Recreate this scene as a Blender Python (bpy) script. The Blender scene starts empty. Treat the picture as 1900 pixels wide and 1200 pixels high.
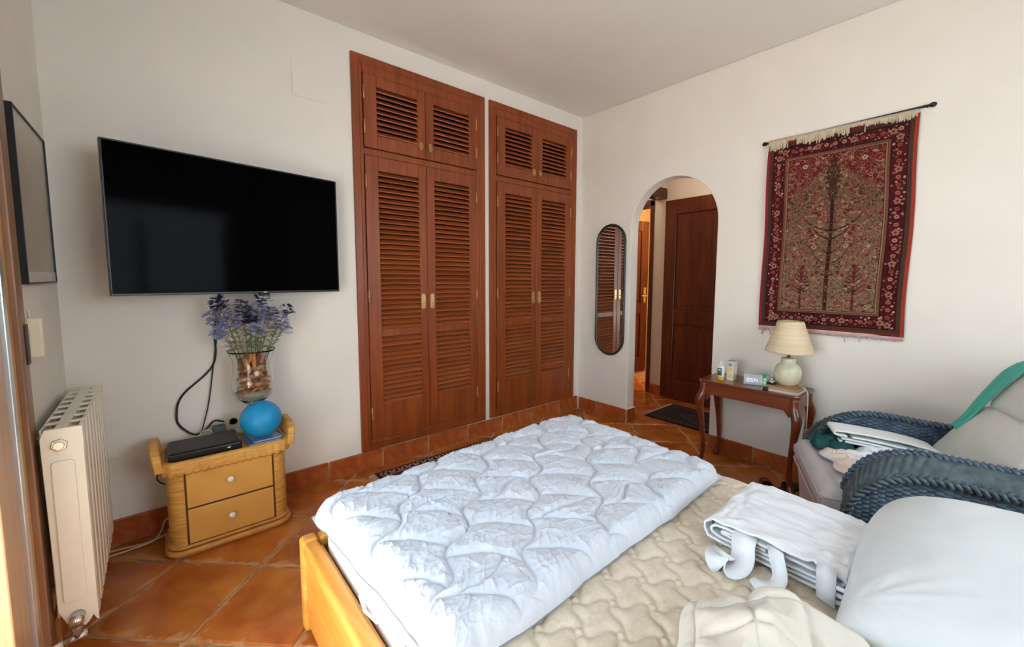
import bpy, bmesh, math, random
import numpy as np
from mathutils import Vector, Matrix
PI = math.pi
random.seed(7)

# ------------------------------------------------------------------ camera, world, lights
scene = bpy.context.scene
COL = scene.collection
FPX, CXP, CYP = 776.69, 983.24, 584.13          # focal length and principal point for 1900x1200
YAW, PITCH, ROLL = math.radians(48.4003), math.radians(4.9788), math.radians(-0.33366)
fwd = np.array([math.cos(YAW)*math.cos(PITCH), math.sin(YAW)*math.cos(PITCH), -math.sin(PITCH)])
r0 = np.array([math.sin(YAW), -math.cos(YAW), 0.0]); d0 = np.cross(fwd, r0)
rgt = r0*math.cos(ROLL) + d0*math.sin(ROLL); dwn = -r0*math.sin(ROLL) + d0*math.cos(ROLL)
cam_data = bpy.data.cameras.new('camera'); cam = bpy.data.objects.new('camera', cam_data); COL.objects.link(cam)
cam_data.sensor_fit = 'HORIZONTAL'; cam_data.sensor_width = 36.0; cam_data.lens = FPX*36/1900
cam_data.shift_x = (950-CXP)/1900; cam_data.shift_y = (CYP-600)/1900
cam_data.clip_start = 0.02; cam_data.clip_end = 100
m = Matrix.Identity(4)
for i in range(3):
    m[i][0] = rgt[i]; m[i][1] = -dwn[i]; m[i][2] = -fwd[i]
m[0][3], m[1][3], m[2][3] = 0, 0, 1.25
cam.matrix_world = m
scene.camera = cam

world = bpy.data.worlds.new('sky'); scene.world = world; world.use_nodes = True
bg = world.node_tree.nodes['Background']
bg.inputs[0].default_value = (0.74, 0.87, 1.0, 1); bg.inputs[1].default_value = 2.0

def area(name, loc, target, sx, sy, power, color):
    l = bpy.data.lights.new(name, 'AREA'); l.shape = 'RECTANGLE'; l.size = sx; l.size_y = sy
    l.energy = power; l.color = color
    o = bpy.data.objects.new(name, l); COL.objects.link(o); o.location = loc
    d = Vector(target)-Vector(loc); o.rotation_euler = d.to_track_quat('-Z', 'Y').to_euler()
    return o
# daylight entering by the terrace door (left wall) and by the rear window, plus an added fill
area('terrace_daylight', (-0.62, 0.95, 1.25), (1.5, 1.1, 0.45), 1.5, 1.8, 19, (0.54, 0.78, 1.0))
area('terrace_bounce_fill', (-0.66, 0.95, 0.45), (0.9, 1.1, 2.6), 1.5, 0.7, 26, (1.0, 0.88, 0.76))  # warm fill added low outside, aimed up to brighten the ceiling
area('rear_window_daylight', (1.5, -1.72, 1.55), (1.6, 1.2, 1.0), 1.9, 1.1, 27, (0.72, 0.87, 1.0))
sun = bpy.data.lights.new('sun', 'SUN'); sun.energy = 7.0; sun.color = (1.0, 0.93, 0.82); sun.angle = math.radians(0.6)
suno = bpy.data.objects.new('sun', sun); COL.objects.link(suno); suno.location = (4, 0, 8)
suno.rotation_euler = Vector((-math.cos(math.radians(64)), 0.12, -math.sin(math.radians(64)))).to_track_quat('-Z', 'Y').to_euler()   # over the house, on to the terrace
def point(name, loc, power, color, r=0.08):
    l = bpy.data.lights.new(name, 'POINT'); l.energy = power; l.color = color; l.shadow_soft_size = r
    o = bpy.data.objects.new(name, l); COL.objects.link(o); o.location = loc
point('far_room_lamp', (4.75, 2.35, 2.1), 26, (1.0, 0.66, 0.34))
point('hall_point_light', (3.55, 1.75, 2.3), 3.2, (1.0, 0.88, 0.76))  # point light under the hall ceiling, no fixture modelled
point('corridor_point_light', (3.6, 2.75, 2.3), 2.2, (1.0, 0.86, 0.72))  # point light in the corridor, likewise without a fixture
vs = scene.view_settings
scene.display_settings.display_device = 'sRGB'
vs.view_transform = 'Standard'; vs.look = 'None'; vs.gamma = 1.0; vs.use_curve_mapping = False
vs.exposure = 0.88

# ------------------------------------------------------------------ materials
def lin(c):
    return tuple(((x/255)/12.92 if x/255 <= 0.04045 else ((x/255+0.055)/1.055)**2.4) for x in c)
MATS = {}
def mat(name, rgb, rough=0.6, metal=0.0, var=0.0, scale=6.0, rgb2=None, bump=0.0, bscale=60.0, stretch=(1, 1, 1),
        rand=0.0, coat=0.0, trans=0.0, ior=1.45, sheen=0.0, spec=0.5, distort=0.0, attr=None, detail=4.0, alpha=1.0):
    if name in MATS: return MATS[name]
    mt = bpy.data.materials.new(name); mt.use_nodes = True; nt = mt.node_tree; N = nt.nodes; L = nt.links
    b = N['Principled BSDF']; c1 = (*lin(rgb), 1)
    b.inputs['Base Color'].default_value = c1; b.inputs['Roughness'].default_value = rough
    b.inputs['Metallic'].default_value = metal; b.inputs['IOR'].default_value = ior
    b.inputs['Coat Weight'].default_value = coat; b.inputs['Coat Roughness'].default_value = 0.25
    b.inputs['Transmission Weight'].default_value = trans; b.inputs['Sheen Weight'].default_value = sheen
    b.inputs['Specular IOR Level'].default_value = spec
    tc = N.new('ShaderNodeTexCoord'); mp = N.new('ShaderNodeMapping'); L.new(tc.outputs['Object'], mp.inputs['Vector'])
    mp.inputs['Scale'].default_value = stretch
    col = None
    if attr:
        a = N.new('ShaderNodeAttribute'); a.attribute_name = attr; col = a.outputs['Color']
    elif rgb2 is not None:
        n = N.new('ShaderNodeTexNoise'); n.inputs['Scale'].default_value = scale; n.inputs['Detail'].default_value = detail
        n.inputs['Distortion'].default_value = distort; L.new(mp.outputs[0], n.inputs['Vector'])
        rp = N.new('ShaderNodeValToRGB'); rp.color_ramp.elements[0].position = 0.36; rp.color_ramp.elements[1].position = 0.66
        rp.color_ramp.elements[0].color = c1; rp.color_ramp.elements[1].color = (*lin(rgb2), 1)
        L.new(n.outputs['Fac'], rp.inputs['Fac']); col = rp.outputs['Color']
    if rand > 0:
        oi = N.new('ShaderNodeObjectInfo'); hs = N.new('ShaderNodeHueSaturation')
        ma = N.new('ShaderNodeMath'); ma.operation = 'MULTIPLY_ADD'; ma.inputs[1].default_value = 2*rand; ma.inputs[2].default_value = 1-rand
        L.new(oi.outputs['Random'], ma.inputs[0]); L.new(ma.outputs[0], hs.inputs['Value'])
        if col is not None: L.new(col, hs.inputs['Color'])
        else: hs.inputs['Color'].default_value = c1
        col = hs.outputs['Color']
    if col is not None: L.new(col, b.inputs['Base Color'])
    if bump > 0:
        n2 = N.new('ShaderNodeTexNoise'); n2.inputs['Scale'].default_value = bscale; n2.inputs['Detail'].default_value = 3
        L.new(mp.outputs[0], n2.inputs['Vector']); bp = N.new('ShaderNodeBump')
        bp.inputs['Strength'].default_value = 1.0; bp.inputs['Distance'].default_value = bump
        L.new(n2.outputs['Fac'], bp.inputs['Height']); L.new(bp.outputs[0], b.inputs['Normal'])
    MATS[name] = mt
    return mt

PLASTER = mat('white_plaster', (240, 230, 217), 0.85, rgb2=(236, 226, 213), scale=3, bump=0.0012, bscale=14, spec=0.2)
CEIL = mat('ceiling_paint', (238, 230, 222), 0.9, rgb2=(234, 226, 218), scale=2, bump=0.0008, bscale=10, spec=0.2)
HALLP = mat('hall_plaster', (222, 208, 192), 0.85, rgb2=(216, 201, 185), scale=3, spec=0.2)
TILE = mat('terracotta_tile', (168, 84, 26), 0.25, rgb2=(200, 122, 52), scale=4.0, bump=0.0010, bscale=9, rand=0.10, coat=0.25, distort=0.8, detail=7)
def tile_edges():
    nt = TILE.node_tree; N = nt.nodes; L = nt.links; b = N['Principled BSDF']; src = b.inputs['Base Color'].links[0].from_socket
    tc = N.new('ShaderNodeTexCoord'); sp = N.new('ShaderNodeSeparateXYZ'); L.new(tc.outputs['Object'], sp.inputs[0])
    def m_(op, a, b_=None):
        n = N.new('ShaderNodeMath'); n.operation = op
        for i, q in enumerate((a, b_)):
            if q is None: continue
            if isinstance(q, (int, float)): n.inputs[i].default_value = q
            else: L.new(q, n.inputs[i])
        return n.outputs[0]
    e = m_('MAXIMUM', m_('ABSOLUTE', sp.outputs[0]), m_('ABSOLUTE', sp.outputs[1]))
    ns_ = N.new('ShaderNodeTexNoise'); ns_.inputs['Scale'].default_value = 9; ns_.inputs['Detail'].default_value = 6
    ns_.inputs['Distortion'].default_value = 0.6
    oi = N.new('ShaderNodeObjectInfo'); va = N.new('ShaderNodeVectorMath'); va.operation = 'ADD'
    L.new(tc.outputs['Object'], va.inputs[0]); L.new(oi.outputs['Location'], va.inputs[1]); L.new(va.outputs[0], ns_.inputs['Vector'])
    w = m_('MULTIPLY', m_('SUBTRACT', ns_.outputs['Fac'], 0.50), 0.20)
    f = m_('MULTIPLY', m_('SUBTRACT', m_('ADD', e, w), 0.180), 36); f = m_('MINIMUM', m_('MAXIMUM', f, 0), 0.38)
    mx_ = N.new('ShaderNodeMixRGB'); mx_.inputs[2].default_value = (*lin((214, 174, 128)), 1); L.new(f, mx_.inputs[0]); L.new(src, mx_.inputs[1]); L.new(mx_.outputs[0], b.inputs['Base Color'])
tile_edges()
BTILE = mat('terracotta_skirting', (158, 70, 26), 0.4, rgb2=(188, 104, 56), scale=9.0, bump=0.002, bscale=25, rand=0.12, distort=1.0, detail=6)
GROUT = mat('pale_grout', (164, 118, 74), 0.8, rgb2=(204, 166, 122), scale=14, bump=0.001)
def wood(name, a, b, axis, rough=0.42, rand=0.08, coat=0.15, sc=9.0):
    st = [1, 1, 1]; st[axis] = 0.07
    return mat(name, a, rough, rgb2=b, scale=sc, stretch=tuple(x*2.2 for x in st), distort=1.2, bump=0.0006, bscale=40, rand=rand, coat=coat, detail=6)
WOOD_V = wood('mahogany_upright_grain', (124, 54, 15), (150, 70, 23), 2)
WOOD_H = wood('mahogany_level_grain', (132, 60, 26), (164, 86, 44), 0, rand=0.14)
WOOD_DK = wood('dark_walnut', (72, 27, 9), (96, 40, 14), 2, rough=0.35)
TABLEW = wood('red_mahogany_table', (98, 38, 16), (126, 56, 28), 1, rough=0.28, coat=0.5, rand=0.0)
PINE = wood('honey_pine', (228, 152, 62), (246, 184, 96), 1, rough=0.4, rand=0.03)
PINEP = wood('honey_pine_panel', (222, 142, 50), (236, 164, 76), 1, rough=0.45, rand=0.03)
JAMB = wood('brown_door_wood', (138, 98, 68), (160, 118, 86), 2, rand=0.04)
JAMBG = wood('golden_door_wood', (206, 148, 72), (228, 172, 98), 2, rand=0.04)
JAMBP = wood('pale_door_wood', (186, 148, 108), (206, 170, 130), 2, rand=0.04)
BRASS = mat('polished_brass', (216, 190, 130), 0.32, metal=0.9)
BLACK = mat('dark_void', (14, 10, 8), 0.9)
CHROME = mat('chrome', (205, 205, 200), 0.2, metal=0.9)
ALU = mat('aluminium', (215, 222, 226), 0.3, metal=0.7)
DUVET = mat('white_duvet_cotton', (212, 215, 223), 0.75, sheen=0.2, bump=0.0005, bscale=120, spec=0.25)
TICK = mat('cream_mattress_damask', (226, 208, 184), 0.7, rgb2=(217, 199, 175), scale=90, bump=0.0007, bscale=260, sheen=0.15, spec=0.3)
SIDE = mat('white_mattress_border', (236, 236, 234), 0.7, bump=0.0004, bscale=150)
PILLOW = mat('pale_pillow_cotton', (228, 230, 228), 0.8, rgb2=(222, 226, 226), scale=5, bump=0.0008, bscale=30, sheen=0.15)
COVER = mat('white_cover_cotton', (238, 238, 240), 0.8, bump=0.0006, bscale=70, sheen=0.15)
CREAMQ = mat('cream_protector_cotton', (228, 218, 202), 0.8, bump=0.0006, bscale=60, sheen=0.15)
RAD = mat('cream_radiator_enamel', (240, 230, 208), 0.35, coat=0.2)
WICK = mat('honey_wicker', (204, 140, 52), 0.5, rgb2=(232, 178, 96), scale=26, stretch=(0.5, 0.5, 9), bump=0.0007, bscale=60)
NSBODY = mat('honey_lacquer', (218, 158, 74), 0.4, rgb2=(226, 168, 86), scale=8, coat=0.2)
RATTAN = mat('honey_cane_moulding', (206, 138, 58), 0.38, rgb2=(222, 158, 82), scale=20, coat=0.3)
CERAM = mat('white_ceramic', (240, 238, 230), 0.2, coat=0.4)
BWICK = mat('slate_blue_wicker', (54, 70, 86), 0.42, rgb2=(78, 98, 114), scale=25, bump=0.0002, bscale=60, coat=0.15)
BWICK2 = mat('slate_green_wicker', (62, 76, 82), 0.42, rgb2=(84, 100, 104), scale=30, bump=0.0003, bscale=80, coat=0.15)
CUSH = mat('pale_grey_cushion', (206, 198, 200), 0.85, rgb2=(198, 192, 196), scale=12, bump=0.0005, bscale=150)
CUSHB = mat('off_white_cushion', (218, 216, 206), 0.85, rgb2=(210, 210, 202), scale=12, bump=0.0005, bscale=150)
SEAM = mat('cushion_seam', (196, 186, 184), 0.85)
TEAL = mat('teal_cloth', (66, 168, 148), 0.75, sheen=0.2, bump=0.0005)
DGREEN = mat('dark_green_cloth', (14, 66, 66), 0.8, rgb2=(20, 84, 80), scale=20, bump=0.001, bscale=40)
BLUEC = mat('blue_cloth', (52, 92, 150), 0.8)
PINK = mat('pale_peach_cloth', (232, 208, 194), 0.8, rgb2=(238, 226, 220), scale=10, bump=0.001, bscale=30)
TOWEL = mat('white_towelling', (238, 238, 232), 0.9, bump=0.0012, bscale=220, sheen=0.3)
GLASS = mat('clear_glass', (250, 252, 250), 0.01, trans=1.0, ior=1.30)
MIRROR = mat('mirror_silver', (225, 228, 226), 0.02, metal=1.0)
MFRAME = mat('dark_green_frame', (34, 44, 26), 0.35, coat=0.2)
TVB = mat('glossy_black_screen', (5, 3, 4), 0.08, spec=0.02)
TVF = mat('grey_black_bezel', (36, 42, 42), 0.35)
BPLAS = mat('black_plastic', (22, 21, 24), 0.35)
BPLAST = mat('black_brushed_lid', (40, 38, 38), 0.45)
GPLAS = mat('dark_grey_plastic', (88, 90, 92), 0.5)
IVORY = mat('ivory_plastic', (226, 214, 186), 0.4)
WPLAS = mat('white_plastic', (234, 234, 232), 0.4)
PAPER = mat('book_pages', (232, 226, 210), 0.8, rgb2=(210, 204, 186), scale=200, stretch=(1, 1, 6))

# ------------------------------------------------------------------ mesh helpers
class MB:
    def __init__(s): s.v = []; s.f = []; s.sm = []
    def add(s, vs, fs, smooth=False):
        k = len(s.v); s.v += [tuple(map(float, p)) for p in vs]
        for f in fs: s.f.append([k+i for i in f]); s.sm.append(smooth)
        return s
    def box(s, x0, x1, y0, y1, z0, z1):
        return s.add([(x0, y0, z0), (x1, y0, z0), (x1, y1, z0), (x0, y1, z0), (x0, y0, z1), (x1, y0, z1), (x1, y1, z1), (x0, y1, z1)],
                     [(0, 3, 2, 1), (4, 5, 6, 7), (0, 1, 5, 4), (1, 2, 6, 5), (2, 3, 7, 6), (3, 0, 4, 7)])
    def prism(s, poly, z0, z1, smooth=False):
        n = len(poly)
        s.add([(p[0], p[1], z0) for p in poly] + [(p[0], p[1], z1) for p in poly],
              [tuple(range(n))[::-1], tuple(range(n, 2*n))])
        k = len(s.v)-2*n
        for i in range(n):
            j = (i+1) % n; s.f.append([k+i, k+j, k+n+j, k+n+i]); s.sm.append(smooth)
        return s
    def loft(s, rings, closed=True, caps=True, smooth=True):
        n = len(rings[0]); vs = [p for r in rings for p in r]; fs = []
        for i in range(len(rings)-1):
            for j in range(n if closed else n-1):
                k = (j+1) % n; fs.append((i*n+j, i*n+k, (i+1)*n+k, (i+1)*n+j))
        if caps and closed:
            fs.append(tuple(range(n))[::-1]); fs.append(tuple((len(rings)-1)*n+i for i in range(n)))
        return s.add(vs, fs, smooth)
    def lathe(s, prof, c=(0, 0, 0), n=32, caps=True):
        return s.loft([[(c[0]+r*math.cos(2*PI*i/n), c[1]+r*math.sin(2*PI*i/n), c[2]+z) for i in range(n)] for r, z in prof], caps=caps)
    def tube(s, pts, r, n=8, closed=False, flat=1.0):
        pts = [Vector(p) for p in pts]; m_ = len(pts); rings = []
        up = Vector((0, 0, 1)); prev = None
        for i, p in enumerate(pts):
            a = pts[(i-1) % m_] if (i > 0 or closed) else p; b = pts[(i+1) % m_] if (i < m_-1 or closed) else p
            t = (b-a).normalized()
            if prev is None:
                u = t.cross(up)
                if u.length < 0.1: u = t.cross(Vector((1, 0, 0)))
                u.normalize()
            else:
                u = (prev - t*prev.dot(t)); u.normalize()
            prev = u; w = t.cross(u); rr = r[i] if isinstance(r, (list, tuple)) else r
            rings.append([tuple(p+u*(rr*math.cos(2*PI*k/n))+w*(rr*flat*math.sin(2*PI*k/n))) for k in range(n)])
        if closed: rings.append(rings[0])
        return s.loft(rings, caps=not closed)
    def sphere(s, c, r, n=24, sc=(1, 1, 1)):
        k = n//2
        return s.loft([[(c[0]+sc[0]*r*math.sin(PI*max(min(i, k-0.02), 0.02)/k)*math.cos(2*PI*j/n), c[1]+sc[1]*r*math.sin(PI*max(min(i, k-0.02), 0.02)/k)*math.sin(2*PI*j/n), c[2]-sc[2]*r*math.cos(PI*i/k)) for j in range(n)] for i in range(k+1)])
    def gridfn(s, fn, nu, nv):
        vs = [fn(i/(nu-1), j/(nv-1)) for j in range(nv) for i in range(nu)]
        return s.add(vs, [(j*nu+i, j*nu+i+1, (j+1)*nu+i+1, (j+1)*nu+i) for j in range(nv-1) for i in range(nu-1)], True)

BASE = {}
def finish(name, me, mt, parent=None, bevel=0, sol=0, sub=0, label=None, kind=None, seg=2):
    o = bpy.data.objects.new(name, me); COL.objects.link(o)
    if mt is not None and not me.materials: me.materials.append(mt)
    if parent is not None: o.parent = parent; BASE[o.name] = BASE.get(parent.name, Vector((0, 0, 0)))
    if sol: md = o.modifiers.new('thickness', 'SOLIDIFY'); md.thickness = sol; md.offset = 0
    if bevel:
        md = o.modifiers.new('bevel', 'BEVEL'); md.width = bevel; md.segments = seg; md.limit_method = 'ANGLE'; md.angle_limit = math.radians(40)
    if sub: md = o.modifiers.new('sub', 'SUBSURF'); md.levels = sub; md.render_levels = sub
    if label: o['label'] = label
    if kind: o['kind'] = kind
    return o
def part(name, mb, mt, parent=None, **kw):
    me = bpy.data.meshes.new(name); off = BASE.get(parent.name, Vector((0, 0, 0))) if parent is not None else Vector((0, 0, 0))
    me.from_pydata([(v[0]-off.x, v[1]-off.y, v[2]-off.z) for v in mb.v], [], mb.f); me.update()
    me.polygons.foreach_set('use_smooth', mb.sm)
    if kw.pop('recalc', True):
        bm = bmesh.new(); bm.from_mesh(me); bmesh.ops.recalc_face_normals(bm, faces=bm.faces); bm.to_mesh(me); bm.free()
    return finish(name, me, mt, parent, **kw)
def gridobj(name, P, mt, parent=None, cyclic=False, **kw):
    """P: (nv, nu, 3) array -> smooth quad grid"""
    nv, nu = P.shape[:2]; off = BASE.get(parent.name, Vector((0, 0, 0))) if parent is not None else Vector((0, 0, 0))
    V = (P.reshape(-1, 3)-np.array(off)).astype(np.float32)
    j, i = np.meshgrid(np.arange(nv-1), np.arange(nu-1), indexing='ij')
    a = (j*nu+i).ravel(); F = np.stack([a, a+1, a+nu+1, a+nu], 1).astype(np.int32)
    me = bpy.data.meshes.new(name); me.vertices.add(len(V)); me.vertices.foreach_set('co', V.ravel())
    me.loops.add(F.size); me.loops.foreach_set('vertex_index', F.ravel())
    me.polygons.add(len(F)); me.polygons.foreach_set('loop_start', np.arange(0, F.size, 4, dtype=np.int32))
    me.polygons.foreach_set('loop_total', np.full(len(F), 4, dtype=np.int32))
    me.polygons.foreach_set('use_smooth', np.ones(len(F), dtype=bool)); me.update(); me.validate()
    cols = kw.pop('colors', None)
    if cols is not None:
        at = me.color_attributes.new('weave', 'FLOAT_COLOR', 'POINT')
        c = np.ones((nv*nu, 4), np.float32); c[:, :3] = cols.reshape(-1, 3); at.data.foreach_set('color', c.ravel())
    return finish(name, me, mt, parent, **kw)
def thing(name, label, cat, base=(0, 0, 0), rot=0, group=None, local=False):
    o = bpy.data.objects.new(name, None); COL.objects.link(o); o.location = base; o.rotation_euler = (0, 0, rot)
    o.empty_display_size = 0.05
    o['label'] = label; o['category'] = cat
    if group: o['group'] = group
    BASE[o.name] = Vector((0, 0, 0)) if local else Vector(base)
    return o
def tag(o, label, cat, group=None, kind=None):
    o['label'] = label; o['category'] = cat
    if group: o['group'] = group
    if kind: o['kind'] = kind
    return o
def struct(name, mb, mt, parent=None, **kw):
    o = part(name, mb, mt, parent, **kw); o['kind'] = 'structure'; return o
def copyobj(o, parent=None):
    c = o.copy(); COL.objects.link(c)
    if parent is not None: c.parent = parent
    for ch in list(o.children): copyobj(ch, c)
    return c
def piece(name, me, mt, parent, loc, rot=None, scale=None):
    o = bpy.data.objects.new(name, me); COL.objects.link(o)
    if not me.materials: me.materials.append(mt)
    o.parent = parent; off = BASE.get(parent.name, Vector((0, 0, 0))); o.location = Vector(loc)-off
    if rot: o.rotation_euler = rot
    if scale: o.scale = scale
    return o
def mesh_of(name, mb):
    me = bpy.data.meshes.new(name); me.from_pydata(mb.v, [], mb.f); me.update(); me.polygons.foreach_set('use_smooth', mb.sm)
    bm = bmesh.new(); bm.from_mesh(me); bmesh.ops.recalc_face_normals(bm, faces=bm.faces); bm.to_mesh(me); bm.free()
    return me
def spline(pts, n):
    """Catmull-Rom through pts, n samples per span"""
    P = [Vector(p) for p in pts]; P = [2*P[0]-P[1]]+P+[2*P[-1]-P[-2]]; out = []
    for i in range(1, len(P)-2):
        for k in range(n):
            t = k/n; a, b, c, d = P[i-1], P[i], P[i+1], P[i+2]
            out.append(0.5*((2*b)+(c-a)*t+(2*a-5*b+4*c-d)*t*t+(3*b-a-3*c+d)*t**3))
    out.append(P[-2]); return out
def rrect(x0, x1, y0, y1, r, n=6):
    out = []
    for cx, cy, a0 in ((x1-r, y1-r, 0), (x0+r, y1-r, PI/2), (x0+r, y0+r, PI), (x1-r, y0+r, 1.5*PI)):
        for k in range(n+1):
            a = a0+PI/2*k/n; out.append((cx+r*math.cos(a), cy+r*math.sin(a)))
    return out
_rng = np.random.RandomState(11)
_lat = _rng.rand(256, 256)
def vnoise(x, y, seed=0):
    x = x+seed*17.31; y = y+seed*9.77
    xi = np.floor(x).astype(int); yi = np.floor(y).astype(int); fx = x-xi; fy = y-yi
    fx = fx*fx*fx*(fx*(fx*6-15)+10); fy = fy*fy*fy*(fy*(fy*6-15)+10)
    g = lambda a, b: _lat[a % 256, b % 256]
    return (g(xi, yi)*(1-fx)*(1-fy)+g(xi+1, yi)*fx*(1-fy)+g(xi, yi+1)*(1-fx)*fy+g(xi+1, yi+1)*fx*fy)
def fbm(x, y, seed=0, oct=4):
    s = 0; a = 0.5; t = 0
    for k in range(oct): s = s+a*vnoise(x*2**k, y*2**k, seed+k*3); t += a; a *= 0.5
    return s/t
def ridge(x, y, seed=0, oct=3, p=2.0):
    s = 0; a = 1; t = 0
    for k in range(oct): s = s+a*(1-np.abs(2*vnoise(x*2**k, y*2**k, seed+k*5)-1))**p; t += a; a *= 0.5
    return s/t

XL, XR, YB, YR, ZC = -0.32, 3.0, 2.669, -1.6, 2.72
WT = 0.105                                               # thickness of the arch wall

# ------------------------------------------------------------------ room shell
# floor: diagonal terracotta tiles over a grout bed
fl = MB().box(XL-0.3, XR+2.9, YR-0.2, YB+1.4, -0.12, -0.006)
floor = struct('floor', fl, GROUT)
S = 0.386; c45 = math.sqrt(0.5)
tmesh = []
for k in range(4):
    h = S/2-0.0065; mb = MB(); b_ = 0.006
    mb.loft([[(x, y, -0.02) for x, y in rrect(-h, h, -h, h, 0.012, 2)], [(x, y, -0.0035) for x, y in rrect(-h, h, -h, h, 0.012, 2)],
             [(x*(1-b_/h), y*(1-b_/h), 0.0) for x, y in rrect(-h, h, -h, h, 0.012, 2)]], smooth=False)
    tmesh.append(mesh_of('tile', mb))
def in_view_floor(x, y):
    return (-0.7 < x < 3.25 and -0.4 < y < 3.0) or (3.0 <= x < 4.4 and 1.0 < y < 3.2)
cnt = 0
for i in range(-14, 15):
    for j in range(-14, 15):
        x = 0.276+(i-j)*S*c45; y = 2.057+S*c45+(i+j)*S*c45
        if not in_view_floor(x, y) or x > 5.2 or y > 3.6 or y < -1.5 or x < XL-0.45: continue
        piece('tile', random.choice(tmesh), TILE, floor, (x, y, random.uniform(-0.0012, 0.0004)), rot=(0, 0, PI/4+random.choice((0, PI/2, PI))))
        cnt += 1

struct('ceiling', MB().box(XL-0.3, XR+WT, YR-0.2, YB+0.3, ZC, ZC+0.1), CEIL)

# back wall with the two wardrobe openings
W1 = (0.925, 1.894); W2 = (1.938, 2.916); WZ0, WZ1 = 0.128, 2.588
wb = MB()
wb.box(XL-0.3, W1[0], YB, YB+0.12, 0, ZC); wb.box(W1[0], W2[1], YB, YB+0.12, WZ1, ZC); wb.box(W1[0], W2[1], YB, YB+0.12, 0, WZ0)
wb.box(W1[1], W2[0], YB, YB+0.12, WZ0, WZ1); wb.box(W2[1], XR, YB, YB+0.12, 0, ZC)
struct('wall_back', wb, PLASTER)

# right wall with the round arch
AY0, AY1, AZS = 1.375, 2.103, 1.672
ac, ar = (AY0+AY1)/2, (AY1-AY0)/2
outl = [(YR-0.2, 0), (AY0, 0)]
outl += [(ac+ar*math.cos(PI-PI*k/28), AZS+ar*1.0*math.sin(PI*k/28)) for k in range(29)]
outl += [(AY1, 0), (YB+0.12, 0), (YB+0.12, ZC), (YR-0.2, ZC)]
bm = bmesh.new(); vs_ = [bm.verts.new((XR, y, z)) for y, z in outl]; f_ = bm.faces.new(vs_)
ex = bmesh.ops.extrude_face_region(bm, geom=[f_]); bmesh.ops.translate(bm, verts=[e for e in ex['geom'] if isinstance(e, bmesh.types.BMVert)], vec=(WT, 0, 0))
bmesh.ops.recalc_face_normals(bm, faces=bm.faces)
bmesh.ops.triangulate(bm, faces=[f for f in bm.faces if len(f.verts) > 4])
me = bpy.data.meshes.new('wall_right'); bm.to_mesh(me); bm.free()
o = finish('wall_right', me, PLASTER, None, bevel=0.006); o['kind'] = 'structure'

# left wall with the terrace door opening
DY0, DY1, DZ = 0.10, 1.925, 2.12
wl = MB(); wl.box(XL-0.28, XL, DY1, YB, 0, ZC); wl.box(XL-0.28, XL, YR-0.2, DY0, 0, ZC); wl.box(XL-0.28, XL, DY0, DY1, DZ, ZC)
struct('wall_left', wl, PLASTER)
# rear wall (behind the camera) with one wide window
wr = MB(); RW = (0.55, 2.45, 0.95, 2.1)
wr.box(XL, RW[0], YR-0.2, YR, 0, ZC); wr.box(RW[1], XR, YR-0.2, YR, 0, ZC); wr.box(RW[0], RW[1], YR-0.2, YR, 0, RW[2]); wr.box(RW[0], RW[1], YR-0.2, YR, RW[3], ZC)
struct('wall_rear', wr, PLASTER)
wf = MB()
for a, b, c, d in ((RW[0], RW[0]+.06, RW[2], RW[3]), (RW[1]-.06, RW[1], RW[2], RW[3]), (RW[0], RW[1], RW[2], RW[2]+.06), (RW[0], RW[1], RW[3]-.06, RW[3]), (1.47, 1.53, RW[2], RW[3])):
    wf.box(a, b, YR-0.12, YR-0.06, c, d)
w1 = struct('window_1', wf, WOOD_V, bevel=0.004)
part('pane', MB().box(RW[0]+.06, RW[1]-.06, YR-0.095, YR-0.09, RW[2]+.06, RW[3]-.06), GLASS, w1)

# skirting of terracotta pieces
def skirting(name, axis, fixed, a, b, first, step=0.335, z1=0.122, t=0.014, sgn=-1):
    base = struct(name, MB().box(*( (a, b, fixed+sgn*0.009 if sgn < 0 else fixed, fixed if sgn < 0 else fixed+0.009) if axis == 0 else (fixed+sgn*0.009 if sgn < 0 else fixed, fixed if sgn < 0 else fixed+0.009, a, b)), 0.0, z1-0.004), GROUT)
    p = first
    while p < b:
        q = min(p+step, b); p_ = max(p, a)
        if q-p_ > 0.02:
            L_ = q-p_-0.010; mb = MB()
            tt = t+random.uniform(-0.002, 0.002)
            if axis == 0: mb.box(-L_/2, L_/2, sgn*tt if sgn < 0 else 0, 0 if sgn < 0 else tt, 0.004, z1+random.uniform(-0.003, 0.003))
            else: mb.box(sgn*tt if sgn < 0 else 0, 0 if sgn < 0 else tt, -L_/2, L_/2, 0.004, z1+random.uniform(-0.003, 0.003))
            me_ = mesh_of('tile', mb); c_ = (p_+q)/2
            o_ = piece('tile', me_, BTILE, base, (c_, fixed, 0) if axis == 0 else (fixed, c_, 0))
            md = o_.modifiers.new('b', 'BEVEL'); md.width = 0.004; md.segments = 2
        p = q
    return base
skirting('baseboard_back', 0, YB, XL, XR-0.02, -0.28)
skirting('baseboard_right', 1, XR, AY1+0.001, YB-0.02, AY1, z1=0.118)
skirting('baseboard_arch_side', 1, XR, YR, AY0-0.001, -1.62, z1=0.108)
skirting('baseboard_left', 1, XL, DY1+0.01, YB-0.02, 2.07, sgn=1)
jb = skirting('baseboard_jamb', 0, AY1, XR-0.012, XR+WT, XR-0.012, z1=0.118)
# little plaster lip over the skirting at the arch
struct('trim_arch', MB().box(XR-0.018, XR+WT, AY1-0.018, AY1+0.001, 0.119, 0.128), PLASTER, bevel=0.002)

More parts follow.
